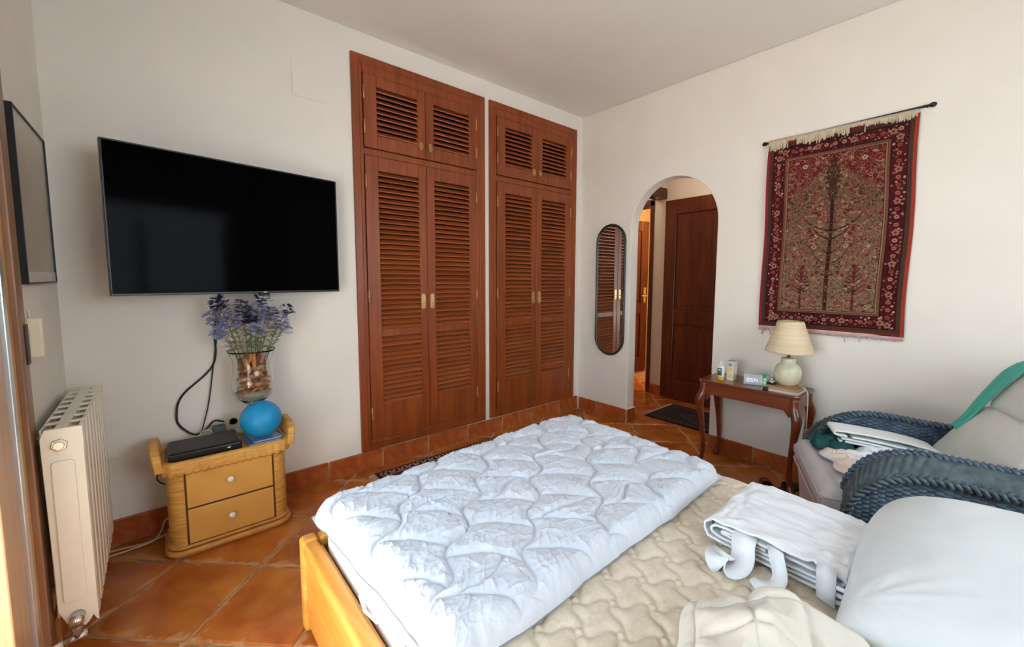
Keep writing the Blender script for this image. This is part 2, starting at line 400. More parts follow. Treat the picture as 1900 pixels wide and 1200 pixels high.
# hall and corridor beyond the arch
HX = 4.03; HY = 2.40
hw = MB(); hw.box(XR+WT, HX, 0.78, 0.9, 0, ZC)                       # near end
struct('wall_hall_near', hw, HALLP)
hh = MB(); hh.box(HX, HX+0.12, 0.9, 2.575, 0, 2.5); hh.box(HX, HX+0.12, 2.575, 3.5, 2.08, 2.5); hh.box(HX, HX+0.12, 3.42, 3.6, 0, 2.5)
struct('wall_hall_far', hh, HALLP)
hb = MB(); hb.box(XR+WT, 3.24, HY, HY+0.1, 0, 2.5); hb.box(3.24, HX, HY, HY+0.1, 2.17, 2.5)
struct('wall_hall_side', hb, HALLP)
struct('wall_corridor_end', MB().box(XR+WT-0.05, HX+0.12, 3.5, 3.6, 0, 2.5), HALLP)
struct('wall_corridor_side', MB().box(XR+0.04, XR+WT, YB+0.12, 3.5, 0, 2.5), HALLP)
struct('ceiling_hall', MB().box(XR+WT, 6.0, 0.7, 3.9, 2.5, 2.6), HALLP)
fr = MB(); fr.box(XR+WT, 3.24, HY+0.1, 3.5, 2.495, 2.5); 
WARMP = mat('warm_room_plaster', (236, 214, 170), 0.8, rgb2=(228, 204, 160), scale=4)
rm = MB(); rm.box(HX+0.12, 5.9, 3.8, 3.9, 0, 2.5); rm.box(5.8, 5.9, 1.6, 3.8, 0, 2.5); rm.box(HX+0.12, 5.8, 1.5, 1.6, 0, 2.5)
struct('wall_far_room', rm, WARMP)
# skirting of the hall
hs = MB(); hs.box(HX-0.014, HX, 0.9, 2.53, 0.0, 0.10)
struct('baseboard_hall', hs, BTILE, bevel=0.003)
# door head (dark beam) and jamb of the hall doorway
dj = MB(); dj.box(3.20, HX, HY-0.012, HY+0.112, 2.085, 2.19); dj.box(3.20, 3.28, HY-0.012, HY+0.112, 0, 2.085)
struct('trim_hall_doorway', dj, WOOD_DK, bevel=0.004)
# dark frame of the second doorway (to the warm room)
dk = MB(); dk.box(HX-0.015, HX+0.125, 2.532, 2.577, 0, 2.09); dk.box(HX-0.015, HX+0.125, 2.532, 3.50, 2.03, 2.10)
struct('trim_far_doorway', dk, WOOD_DK, bevel=0.004)

def panel_leaf(name, W, H, T, wd, panels, knob_side=None):
    """leaf in local coords: x 0..W, y 0..T, z 0..H; rails and stiles proud of recessed panels with raised fields"""
    d = MB()
    edges = sorted(set([0, H]+[z for p in panels for z in (p[2], p[3])]))
    xs0 = min(p[0] for p in panels); xs1 = max(p[1] for p in panels)
    d.box(0, xs0, 0, T, 0, H); d.box(xs1, W, 0, T, 0, H)
    zz = sorted([(p[2], p[3]) for p in panels]); cur = 0
    for a, b in zz:
        d.box(xs0, xs1, 0, T, cur, a); cur = b
    d.box(xs0, xs1, 0, T, cur, H)
    for p in panels:
        d.box(p[0], p[1], T*0.35, T*0.65, p[2], p[3])
        i = 0.05
        for y0, y1 in ((T*0.12, T*0.35), (T*0.65, T*0.88)):
            d.box(p[0]+i, p[1]-i, y0, y1, p[2]+i, p[3]-i)
    return d
leaf = struct('door_2', panel_leaf('l', 0.86, 2.045, 0.04, None, [(0.13, 0.73, 0.20, 0.78), (0.13, 0.73, 0.93, 1.90)]), WOOD_DK, bevel=0.008)
leaf.location = (3.965, 2.365, 0.008); leaf.rotation_euler = (0, 0, -PI/2-0.03)
part('door_bolt', MB().box(0.845, 0.864, 0.005, 0.035, 0.98, 1.12), BRASS, leaf)
leaf3 = struct('door_3', panel_leaf('l', 0.78, 2.0, 0.04, None, [(0.13, 0.65, 0.20, 0.78), (0.13, 0.65, 0.93, 1.87)]), WOOD_DK, bevel=0.008)
leaf3.location = (HX+0.13, 3.30, 0.008); leaf3.rotation_euler = (0, 0, -0.17)
hd = MB().tube([(0.72, -0.005, 1.02), (0.72, -0.05, 1.02), (0.66, -0.055, 1.02), (0.62, -0.05, 1.02)], 0.009); hd.box(0.70, 0.74, -0.006, 0.0, 0.93, 1.13)
part('door_handle', hd, BRASS, leaf3)

# ------------------------------------------------------------------ terrace door in the left wall
d1 = MB()
d1.box(XL-0.10, XL+0.018, 1.862, 1.935, 0, DZ); d1.box(XL-0.10, XL+0.018, DY0, 1.862, DZ-0.07, DZ); d1.box(XL-0.10, XL+0.018, DY0-0.01, DY0+0.07, 0, DZ-0.07)
door1 = struct('door_1', d1, JAMB, bevel=0.004)
part('door_stile', MB().box(XL-0.07, XL+0.004, 1.79, 1.860, 0.01, DZ-0.08), JAMBG, door1, bevel=0.004, label='golden wooden door stile')
part('seal_strip', MB().box(XL-0.03, XL+0.012, 1.752, 1.786, 0.01, DZ-0.08), ALU, door1, bevel=0.003, label='silver metal strip')
dl = MB(); dl.box(XL-0.06, XL+0.002, 1.60, 1.75, 0.01, DZ-0.08); dl.box(XL-0.06, XL+0.002, 0.19, 0.30, 0.01, DZ-0.08); dl.box(XL-0.06, XL+0.002, 0.30, 1.60, 0.01, 0.16); dl.box(XL-0.06, XL+0.002, 0.30, 1.60, DZ-0.20, DZ-0.08)
dl.box(XL-0.06, XL+0.002, 0.92, 0.99, 0.16, DZ-0.20)
part('door_leaf', dl, JAMBP, door1, bevel=0.004, label='pale glazed door leaf')
part('pane', MB().box(XL-0.034, XL-0.028, 0.30, 1.60, 0.16, DZ-0.20), GLASS, door1)
part('strike_plate', MB().box(XL+0.0005, XL+0.022, 1.900, 1.936, 0.985, 1.105), mat('dark_bronze', (48, 24, 20), 0.4, metal=0.3), door1, bevel=0.002, label='dark bronze plate')
# terrace outside
struct('terrace', MB().box(-9.0, XL-0.30, -6, 8, -0.15, -0.03), mat('terrace_paving', (206, 176, 150), 0.8, rgb2=(190, 158, 130), scale=3))

# dark red wooden shutter box above the door
struct('trim_door_head', MB().box(XL, XL+0.03, 0.05, 2.135, DZ, DZ+0.11), mat('dark_red_wood', (58, 18, 16), 0.5), bevel=0.004)

# ------------------------------------------------------------------ wardrobes
YF = YB-0.012                                             # face plane of the frames
slat_mesh = {}
def slat(w):
    k = round(w, 3)
    if k not in slat_mesh:
        h2, t2, d2 = 0.0200, 0.0035, 0.0125                # tilted blade: front edge low, back edge high
        prof = [(-d2, -h2*0.72), (-d2-0.002, -h2*0.72+0.006), (d2-0.002, h2*0.72), (d2+0.003, h2*0.72-0.004)]
        mb = MB(); mb.loft([[(x, y, z) for y, z in prof] for x in (-w/2, w/2)], smooth=False)
        slat_mesh[k] = mesh_of('slat', mb)
    return slat_mesh[k]
def fold_handle(kind):
    mb = MB()
    if kind == 'plate':
        mb.prism([(x*1.0, z) for x, z in rrect(-0.0145, 0.0145, -0.052, 0.052, 0.014, 5)], 0, 0.004)
        mb.prism([(x, z) for x, z in rrect(-0.004, 0.004, 0.004, 0.03, 0.0038, 4)], 0.0041, 0.006)
        mb.v = [(x, -z_, y) for x, y, z_ in mb.v]
        mb.tube([(0, -0.004, -0.012), (0, -0.016, -0.014), (0, -0.018, -0.034), (0, -0.006, -0.038)], 0.0042, 8)
    else:
        mb.prism([(math.cos(a)*0.0145*(1+0.14*math.cos(6*a)), math.sin(a)*0.027*(1+0.14*math.cos(6*a))) for a in [2*PI*k/36 for k in range(36)]], 0, 0.004)
        mb.v = [(x, -z_, y) for x, y, z_ in mb.v]
        mb.tube([(0.008*math.cos(a), -0.013, -0.003+0.015*math.sin(a)) for a in [2*PI*k/16 for k in range(16)]], 0.0032, 8, closed=True)
        mb.sphere((0, -0.008, 0.012), 0.006, 10)
    return mb
H_PLATE = mesh_of('handle', fold_handle('plate')); H_ROSE = mesh_of('handle', fold_handle('rose'))
H_PLATE.materials.append(BRASS)
ANTB = mat('antique_brass', (196, 158, 96), 0.35, metal=0.8); H_ROSE.materials.append(ANTB)
hm = MB().tube([(0, 0, -0.033), (0, 0, 0.033)], 0.0048, 8); hm.sphere((0, 0, 0.035), 0.0055, 8); hm.sphere((0, 0, -0.035), 0.0055, 8)
HINGE = mesh_of('hinge', hm); HINGE.materials.append(mat('copper_hinge', (206, 150, 104), 0.35, metal=0.6))
PITCHS = 0.0327
def louvred(parent, x0, x1, z0, z1, wins, hand, hinge_x, hinges, hand_x, hand_z, left):
    """x0..x1, z0..z1 leaf; wins list of (xa, xb, za, zb)"""
    mb = MB(); y0, y1 = YF-0.012, YF+0.016; xa, xb = wins[0][0], wins[0][1]
    mb.box(x0, xa, y0, y1, z0, z1); mb.box(xb, x1, y0, y1, z0, z1)
    cur = z0
    for w in sorted(wins, key=lambda w: w[2]):
        mb.box(xa, xb, y0, y1, cur, w[2]); cur = w[3]
    mb.box(xa, xb, y0, y1, cur, z1)
    d = part('louvred_door', mb, WOOD_V, parent, bevel=0.003)
    for w in wins:
        n = max(1, round((w[3]-w[2])/PITCHS)); p = (w[3]-w[2])/n
        for k in range(n):
            piece('slat', slat(xb-xa+0.004), WOOD_H, d, ((xa+xb)/2, YF-0.001, w[2]+p*(k+0.5)))
    piece('handle', hand, BRASS, d, (hand_x, y0, hand_z))
    for z in hinges: piece('hinge', HINGE, BRASS, d, (hinge_x, y0-0.001, z))
    return d
def wardrobe(x0, x1, label):
    t = thing('built_in_wardrobe', label, 'wardrobe', ((x0+x1)/2, YB, WZ0), group=None)
    f = MB(); y0, y1 = YF-0.006, YB+0.05; e = 0.0
    sx0, sx1 = x0+0.062, x1-0.078
    f.box(x0, sx0, y0, y1, WZ0, WZ1); f.box(sx1+0.0, x1, y0, y1, WZ0, WZ1)
    f.box(sx0, sx1, y0, y1, 2.487, WZ1); f.box(sx0, sx1, y0, y1, WZ0, 0.192); f.box(sx0, sx1, y0+0.004, y1, 2.003, 2.045)
    part('frame', f, WOOD_V, t, bevel=0.004)
    g = MB()                                              # thin moulding along the inner edge of the frame
    for off in (0.040, ):
        g.box(x0+off, x0+off+0.010, y0-0.005, y0+0.002, WZ0+off, WZ1-off); g.box(x1-off-0.012, x1-off, y0-0.005, y0+0.002, WZ0+off, WZ1-off)
        g.box(x0+off+0.01, x1-off-0.012, y0-0.005, y0+0.002, WZ1-off-0.010, WZ1-off); g.box(x0+off+0.01, x1-off-0.012, y0-0.005, y0+0.002, WZ0+off, WZ0+off+0.010)
    part('moulding', g, WOOD_V, t, bevel=0.003)
    c = MB(); c.box(x0+0.01, x1-0.01, YB+0.50, YB+0.52, WZ0, WZ1); c.box(x0+0.01, x0+0.03, YB+0.05, YB+0.5, WZ0, WZ1); c.box(x1-0.03, x1-0.01, YB+0.05, YB+0.5, WZ0, WZ1)
    c.box(x0+0.01, x1-0.01, YB+0.05, YB+0.5, WZ1-0.02, WZ1); c.box(x0+0.01, x1-0.01, YB+0.05, YB+0.5, WZ0, WZ0+0.02)
    part('carcass', c, WOOD_DK, t)
    a, b = sx0+0.003, sx1-0.003; m_ = (a+b)/2
    wl_ = (a+0.082, a+0.357); wr_ = (m_+0.069, m_+0.069+0.272)
    wl_ = (a+0.082, m_-0.057); wr_ = (m_+0.062, b-0.066)
    U = (2.130, 2.418); A = (0.915, 1.915); B = (0.420, 0.868)
    for (xa, xb, ww, hx, ghx, left) in ((a, m_-0.0015, wl_, m_-0.036, a+0.003, True), (m_+0.0015, b, wr_, m_+0.032, b-0.003, False)):
        louvred(t, xa, xb, 2.048, 2.484, [(*ww, *U)], H_ROSE, ghx, (2.37, 2.17), hx, 2.125, left)
        louvred(t, xa, xb, 0.195, 2.000, [(*ww, *A), (*ww, *B)], H_PLATE, ghx, (1.845, 1.13, 0.375), hx, 1.09, left)
    return t
wardrobe(*W1, 'tall mahogany built-in wardrobe with louvred doors, the one nearer the television')
wardrobe(*W2, 'mahogany built-in wardrobe with louvred doors in the room corner, farther from the television')

# ------------------------------------------------------------------ television
A_ = Vector((-0.1435, 2.39, 0)); B_ = Vector((0.793, 2.57, 0)); zt, zb = 1.795, 1.168
tvl = (B_-A_).length; tva = math.atan2((B_-A_).y, (B_-A_).x)
tv = thing('television', 'large black flat screen television mounted on the wall above the wicker nightstand', 'television', (A_.x, A_.y, zb), tva, local=True)
hgt = zt-zb
fb = MB(); bz = 0.007
fb.box(0, tvl, 0, 0.035, 0, bz+0.004); fb.box(0, tvl, 0, 0.035, hgt-bz, hgt); fb.box(0, bz, 0, 0.035, bz, hgt-bz); fb.box(tvl-bz, tvl, 0, 0.035, bz, hgt-bz)
fb.box(bz, tvl-bz, 0.012, 0.035, bz, hgt-bz)
part('bezel', fb, TVF, tv, bevel=0.002)
part('screen', MB().box(bz, tvl-bz, 0.003, 0.011, bz+0.004, hgt-bz), TVB, tv)
part('rear_housing', MB().box(0.18, tvl-0.18, 0.035, 0.075, 0.05, hgt-0.15), BPLAS, tv, bevel=0.01)
sn = MB().box(tvl*0.565, tvl*0.615, 0.004, 0.03, -0.012, 0.002); part('sensor_lug', sn, BPLAS, tv, bevel=0.004)
part('logo', MB().box(tvl*0.582, tvl*0.598, -0.0008, 0.0002, 0.0032, 0.0068), WPLAS, tv)
br = MB().box(0.42, 0.58, 0.075, 0.082, 0.15, 0.40); 
br.tube([(0.5, 0.08, 0.3), (0.48, 0.14, 0.3), (0.5, 0.17, 0.3)], 0.018, 8)
part('wall_bracket', br, BPLAS, tv)

# framed picture on the left wall
pf = thing('framed_picture', 'black box-framed picture hanging on the left wall beside the terrace door', 'picture', (XL, 2.03, 1.22))
g = MB(); y0, y1, z0, z1 = 2.035, 2.535, 1.222, 1.776; x1_ = XL+0.018; w_ = 0.006
g.box(XL, x1_, y0, y0+w_, z0, z1); g.box(XL, x1_, y1-w_, y1, z0, z1); g.box(XL, x1_, y0+w_, y1-w_, z0, z0+w_); g.box(XL, x1_, y0+w_, y1-w_, z1-w_, z1)
part('frame', g, mat('black_frame_wood', (20, 22, 22), 0.35), pf, bevel=0.001)
part('print', MB().box(XL, XL+0.013, y0+w_, y1-w_, z0+w_, z1-w_), mat('beige_reflection_print', (186, 172, 150), 0.35, rgb2=(172, 158, 136), scale=3, coat=0.6), pf)  # beige of the glass reflection is put into the print colour
part('mount', MB().box(XL+0.013, XL+0.015, y0+w_, y1-w_, z0+w_, z0+w_+0.035).box(XL+0.013, XL+0.015, y0+w_, y0+w_+0.02, z0+w_+0.035, z1-w_), mat('pale_mount', (206, 198, 184), 0.6), pf)

# light switches
sw = thing('light_switch', 'ivory light switch plate next to the terrace door jamb', 'switch', (XL, 1.98, 1.05))
part('plate', MB().box(XL, XL+0.010, 1.945, 2.020, 1.005, 1.085), IVORY, sw, bevel=0.003)
part('rocker', MB().box(XL+0.010, XL+0.014, 1.960, 2.005, 1.018, 1.072), IVORY, sw, bevel=0.002)
sw2 = thing('blind_winder', 'cream strap winder box standing proud of the left wall above the radiator', 'winder', (XL, 2.09, 1.04))
part('housing', MB().box(XL, XL+0.034, 2.055, 2.085, 0.985, 1.115), IVORY, sw2, bevel=0.007)
part('strap', MB().box(XL+0.006, XL+0.009, 2.062, 2.078, 1.1, 1.14), IVORY, sw2)
# faint cover plate high on the wall
cp = MB().box(0.610, 0.782, YB-0.005, YB, 2.25, 2.455)
tag(part('junction_cover', cp, PLASTER, None, bevel=0.001), 'white painted cover plate high on the wall left of the wardrobe', 'cover plate')

# ------------------------------------------------------------------ radiator
rad = thing('radiator', 'cream aluminium column radiator under the picture on the left wall', 'radiator', (-0.25, 2.2, 0.10))
RY0, NS, RP = 1.888, 8, 0.080
RX0, RX1, RZ0, RZ1 = -0.290, -0.200, 0.148, 0.786
def section(y):
    mb = MB(); w = RP-0.004; x0, x1 = RX0, RX1
    yc = y+RP/2
    # front fin, rear fin, central web, top deck with gaps
    mb.prism([(x, z) for x, z in []] or [(x1-0.005, y+0.006), (x1, y+0.014), (x1, y+w-0.014), (x1-0.005, y+w-0.008), (x1-0.010, y+w-0.008), (x1-0.010, y+0.006)], RZ0+0.0, RZ1)
    mb.prism([(x0, y+0.008), (x0, y+w-0.008), (x0+0.006, y+w-0.004), (x0+0.006, y+0.004)], RZ0+0.03, RZ1-0.03)
    mb.box(x0+0.004, x1-0.005, yc-0.004, yc+0.004, RZ0+0.04, RZ1-0.10)
    mb.box((x0+x1)/2-0.015, (x0+x1)/2+0.013, y, y+RP, RZ1-0.05, RZ1+0.0005)          # top header
    mb.box((x0+x1)/2-0.018, (x0+x1)/2+0.018, y, y+RP, RZ0+0.03, RZ0+0.075)
    mb.box(x0+0.002, x1-0.001, y+w-0.008, y+w+0.008, RZ1-0.005, RZ1+0.001)
    mb.box(x0, x0+0.004, y, y+RP, RZ1-0.032, RZ1)
    return mb
for k in range(NS): part('section', section(RY0+k*RP), RAD, rad, bevel=0.0015)
en = MB()
pr = [(RX0+0.004, RZ0+0.06), (RX0+0.004, RZ0+0.2), (RX0, RZ1-0.08), (RX0, RZ1-0.025), (RX0+0.010, RZ1), (RX1, RZ1-0.0), (RX1, RZ0-0.012), (RX1-0.006, RZ0-0.004), (RX1-0.012, RZ0+0.012), (RX1-0.018, RZ0), (RX1-0.03, RZ0-0.014), (RX0+0.02, RZ0+0.012)]
n_ = len(pr); en.add([(x, RY0-0.010, z) for x, z in pr]+[(x, RY0+0.004, z) for x, z in pr], [tuple(range(n_)), tuple(range(n_, 2*n_))[::-1]]+[(i, (i+1) % n_, n_+(i+1) % n_, n_+i) for i in range(n_)])
part('end_panel', en, RAD, rad, bevel=0.002)
ep = MB().prism(rrect(RX0+0.018, RX1-0.022, RZ0+0.08, RZ1-0.10, 0.012, 5), 0, 0.006); ep.v = [(x, RY0-0.010-z, y) for x, y, z in ep.v]
part('raised_field', ep, RAD, rad, bevel=0.003)
pl = MB()
for r1, r2, t_ in ((0.020, 0.017, 0.005), (0.0135, 0.012, 0.012)):
    pl.loft([[((RX0+RX1)/2-0.006+r*math.cos(2*PI*i/6+0.3), RY0-0.010-t, RZ1-0.05+r*math.sin(2*PI*i/6+0.3)) for i in range(6)] for r, t in ((r1, 0), (r1, t_), (r2, t_+0.002))], smooth=False)
part('plug', pl, mat('nickel', (214, 206, 186), 0.3, metal=0.5), rad)
vx = (RX0+RX1)/2+0.0
va = MB().tube([(vx, RY0-0.009, RZ0+0.03), (vx, RY0-0.055, RZ0+0.03)], 0.017, 12); va.tube([(vx, RY0-0.04, RZ0+0.045), (vx, RY0-0.04, RZ0-0.03)], 0.013, 12)
va.tube([(vx+0.022, RY0-0.04, RZ0-0.022), (vx-0.03, RY0-0.04, RZ0-0.026)], 0.0135, 8)
part('valve', va, CHROME, rad)
part('pipe', MB().tube([(vx-0.028, RY0-0.04, RZ0-0.026), (XL+0.001, RY0-0.045, RZ0-0.04)], 0.009, 10).tube([(XL+0.0005, RY0-0.045, RZ0-0.04), (XL+0.006, RY0-0.045, RZ0-0.04)], 0.022, 16), RAD, rad)
for y in (RY0+0.12, RY0+0.5):
    for z in (RZ1-0.075, RZ0+0.06): part('bracket', MB().box(XL, RX0+0.01, y, y+0.03, z, z+0.018), RAD, rad)

# ------------------------------------------------------------------ wicker nightstand
NX0, NX1, NY0, NY1 = -0.018, 0.440, 2.345, 2.610
ns = thing('wicker_nightstand', 'honey wicker nightstand with two drawers under the television', 'nightstand', ((NX0+NX1)/2, (NY0+NY1)/2, 0))
fp = rrect(NX0, NX1, NY0, NY1, 0.055, 8)
def wickwall(poly, z0, z1, amp, nz, close=True):
    """fine horizontal cane ribbing as real relief"""
    n = len(poly); cx = sum(p[0] for p in poly)/n; cy = sum(p[1] for p in poly)/n; rings = []
    for k in range(nz+1):
        z = z0+(z1-z0)*k/nz; rings.append([(p[0]+nrm[0]*amp*(k % 2), p[1]+nrm[1]*amp*(k % 2), z) for p, nrm in zip(poly, norms(poly))])
    return rings
def norms(poly):
    n = len(poly); out = []
    for i in range(n):
        a, b = poly[i-1], poly[(i+1) % n]; dx, dy = b[0]-a[0], b[1]-a[1]; l = math.hypot(dx, dy) or 1
        out.append((dy/l, -dx/l))
    return out
bd = MB(); bd.loft(wickwall(fp, 0.045, 0.40, 0.0022, 88)); part('body', bd, WICK, ns)
pb = MB(); pb.prism([(x, y) for x, y in rrect(NX0-0.006, NX1+0.006, NY0-0.006, NY1, 0.06, 8)], 0.0, 0.03)
pb.tube([(x, y, 0.018) for x, y in rrect(NX0-0.006, NX1+0.006, NY0-0.006, NY1, 0.06, 8)], 0.014, 8, closed=True)
pb.tube([(x, y, 0.043) for x, y in rrect(NX0-0.002, NX1+0.002, NY0-0.002, NY1, 0.057, 8)], 0.009, 8, closed=True)
part('plinth', pb, RATTAN, ns)
fr_ = MB().box(0.040, 0.384, NY0-0.004, NY0+0.01, 0.050, 0.40)
part('front_panel', fr_, mat('brown_gap', (96, 54, 18), 0.7), ns)
for za, zb_ in ((0.222, 0.394), (0.056, 0.214)):
    dr = part('drawer', MB().box(0.047, 0.376, NY0-0.011, NY0-0.004, za, zb_), NSBODY, ns, bevel=0.003)
    kb = MB().lathe([(0.006, 0), (0.006, 0.010), (0.012, 0.012), (0.0145, 0.018), (0.012, 0.023), (0.004, 0.025)], n=20)
    kb.v = [(0.205+x, NY0-0.011-z, (za+zb_)/2+0.006+y) for x, y, z in kb.v]
    part('knob', kb, CERAM, dr, label='white ceramic knob')
# scalloped wicker rim
rim = MB(); rp_ = rrect(NX0-0.014, NX1+0.014, NY0-0.014, NY1+0.004, 0.06, 10)
dense = []
for i in range(len(rp_)):
    a, b = rp_[i], rp_[(i+1) % len(rp_)]; l = math.hypot(b[0]-a[0], b[1]-a[1]); k = max(1, int(l/0.004))
    for q in range(k): dense.append((a[0]+(b[0]-a[0])*q/k, a[1]+(b[1]-a[1])*q/k))
nn = norms(dense); rings = []; s_ = [0]
for i in range(1, len(dense)): s_.append(s_[-1]+math.hypot(dense[i][0]-dense[i-1][0], dense[i][1]-dense[i-1][1]))
for prf in ((-0.010, 0.392), (0.004, 0.388), (0.007, 0.397), (0.009, 0.408), (0.007, 0.416), (0.009, 0.424), (0.006, 0.433), (0.002, 0.440), (-0.006, 0.443), (-0.014, 0.441), (-0.018, 0.434)):
    ring = []
    for (x, y), (nx, ny), s1 in zip(dense, nn, s_):
        w = abs(math.sin(PI*s1/0.0285))**0.6
        o_ = prf[0]+(0.0045*w if prf[0] > 0.001 else 0); zz = prf[1]-(0.009*w if prf[1] < 0.4 else 0)
        ring.append((x+nx*o_, y+ny*o_, zz))
    rings.append(ring)
rim.loft(rings, caps=False); part('tray_rim', rim, WICK, ns)
part('tray_top', MB().prism(rrect(NX0-0.005, NX1+0.005, NY0-0.005, NY1, 0.05, 6), 0.398, 0.428), NSBODY, ns)
for sx, xc in ((-1, NX0-0.018), (1, NX1+0.018)):
    ol_ = spline([(NY0-0.006, 0.405, 0), (NY0-0.004, 0.450, 0), (NY0+0.012, 0.488, 0), (NY0+0.05, 0.505, 0), (NY0+0.13, 0.512, 0), (NY1-0.05, 0.505, 0), (NY1-0.014, 0.485, 0), (NY1-0.004, 0.440, 0), (NY1-0.004, 0.405, 0)], 5)
    a, b = (xc-0.020, xc+0.012) if sx < 0 else (xc-0.012, xc+0.020)
    n_ = len(ol_); hb_ = MB(); fl_ = lambda z: sx*0.30*max(0, z-0.42)*0.5
    hb_.add([(a+fl_(p.y), p.x, p.y) for p in ol_]+[(b+fl_(p.y), p.x, p.y) for p in ol_], [tuple(range(n_)), tuple(range(n_, 2*n_))[::-1]]+[(i, (i+1) % n_, n_+(i+1) % n_, n_+i) for i in range(n_)])
    part('end_handle', hb_, WICK, ns, bevel=0.013, seg=4)

# set-top box
sb = thing('set_top_box', 'flat black set-top box lying on the wicker nightstand', 'set-top box', (0.12, 2.45, 0.448))
part('casing', MB().box(-0.008, 0.262, 2.362, 2.56, 0.430, 0.470), BPLAS, sb, bevel=0.008, seg=3)
part('lid', MB().box(0.0, 0.254, 2.370, 2.552, 0.470, 0.474), BPLAST, sb, bevel=0.002)
part('light', MB().box(0.205, 0.217, 2.360, 2.3625, 0.450, 0.455), mat('white_light', (240, 240, 235), 0.3), sb)
# books under the ball
def book(nm, label, x0, x1, y0, y1, z0, z1, cm, rot=0, grp=None):
    t = thing(nm, label, 'book', ((x0+x1)/2, (y0+y1)/2, z0), rot, group=grp, local=True); a, b = (x1-x0)/2, (y1-y0)/2; h = z1-z0
    part('pages', MB().box(-a+0.003, a-0.001, -b+0.003, b-0.003, 0.002, h-0.002), PAPER, t)
    c = MB().box(-a, a, -b, b, 0, 0.002); c.box(-a, a, -b, b, h-0.002, h); c.box(-a, -a+0.002, -b, b, 0.002, h-0.002)
    part('cover', c, cm, t); return t
book('paperback_book', 'lower blue paperback lying under the blue ball on the nightstand', 0.285, 0.425, 2.366, 2.55, 0.429, 0.441, mat('royal_blue_cover', (34, 96, 176), 0.35, coat=0.3), 0.03)
book('paperback_book', 'upper blue and grey paperback directly under the blue ball', 0.30, 0.425, 2.372, 2.54, 0.4415, 0.449, mat('grey_blue_cover', (112, 146, 178), 0.35, coat=0.3), 0.10)
bl = MB().sphere((0.353, 2.43, 0.4495+0.0905), 0.0905, 40)
tag(part('blue_ball', bl, mat('satin_blue_rubber', (24, 146, 200), 0.42, rgb2=(30, 152, 206), scale=8, bump=0.0003, bscale=200)), 'matt blue inflated ball resting on the books', 'ball')
# glass vase with wood chips and lavender
VC = (0.341, 2.528)
vz = thing('glass_vase', 'footed clear glass vase filled with wood shavings behind the blue ball', 'vase', (*VC, 0.43))
po = [(0.048, 0.430), (0.050, 0.436), (0.030, 0.445), (0.012, 0.462), (0.010, 0.56), (0.018, 0.590), (0.045, 0.610), (0.078, 0.640), (0.094, 0.685), (0.094, 0.725), (0.086, 0.775), (0.082, 0.800), (0.086, 0.835), (0.100, 0.870), (0.106, 0.880)]
pi_ = [(0.1045, 0.880), (0.0985, 0.869), (0.0845, 0.835), (0.0805, 0.800), (0.0845, 0.775), (0.0925, 0.725), (0.0925, 0.686), (0.0765, 0.642), (0.0435, 0.613), (0.004, 0.604)]
part('bowl', MB().lathe(po+pi_, (*VC, 0), 40), GLASS, vz)
chipm = [mat('wood_chip_orange', (206, 132, 60), 0.6, rgb2=(224, 160, 92), scale=30), mat('wood_chip_brown', (150, 92, 58), 0.7, rgb2=(176, 118, 82), scale=40), mat('wood_chip_pink', (208, 152, 118), 0.65), mat('pale_gravel', (190, 178, 158), 0.7)]
rr = random.Random(5)
ct = MB(); ct.lathe([(0.003, 0.611), (0.040, 0.619), (0.072, 0.646), (0.080, 0.662), (0.003, 0.668)], (*VC, 0), 24); part('gravel', ct, chipm[3], vz, kind='stuff')
def inner_r(z):
    zs = [0.61, 0.643, 0.686, 0.725, 0.775, 0.80, 0.835, 0.868]; rs = [0.04, 0.075, 0.089, 0.089, 0.081, 0.077, 0.081, 0.095]
    return float(np.interp(z, zs, rs))-0.006
for k in range(120):
    z = 0.668+0.168*(k/120); a = rr.uniform(0, 2*PI); R = rr.uniform(0.35, 1.0)*(inner_r(z)-0.017)
    c = Vector((VC[0]+R*math.cos(a), VC[1]+R*math.sin(a), z)); th = rr.uniform(0, PI); kind = k % 3
    d = Vector((math.cos(th), math.sin(th), rr.uniform(-0.5, 0.9))).normalized()*rr.uniform(0.014, 0.020)
    if k > 92: d = Vector((math.cos(th)*0.35, math.sin(th)*0.35, 1)).normalized()*0.036
    mb = MB(); 
    if kind == 0 or k > 92: mb.tube([c-d, c, c+d], [0.008, 0.012, 0.007], 7, flat=0.5)
    elif kind == 1: mb.tube([c+d*0.9*math.cos(q)+Vector((0, 0, 0.016*math.sin(q))) for q in np.linspace(0, 5, 10)], 0.006, 6, flat=0.3)
    else: mb.sphere(c, 0.019, 10, (1, 0.8, 0.6))
    part('wood_chip', mb, chipm[k % 3], vz)
LAV = [mat('lavender_petal', (176, 172, 218), 0.7, rgb2=(214, 212, 238), scale=30), mat('deep_violet_petal', (70, 54, 118), 0.7, rgb2=(52, 40, 92), scale=30), mat('mauve_grey_petal', (124, 112, 146), 0.8, rgb2=(100, 88, 124), scale=40)]
LEAF = mat('sage_leaf', (128, 142, 84), 0.6, rgb2=(156, 168, 112), scale=20); STEM = mat('olive_stem', (104, 110, 66), 0.6)
bq = thing('lavender_bouquet', 'bunch of artificial lavender flowers standing in the glass vase', 'flowers', (*VC, 0.70))
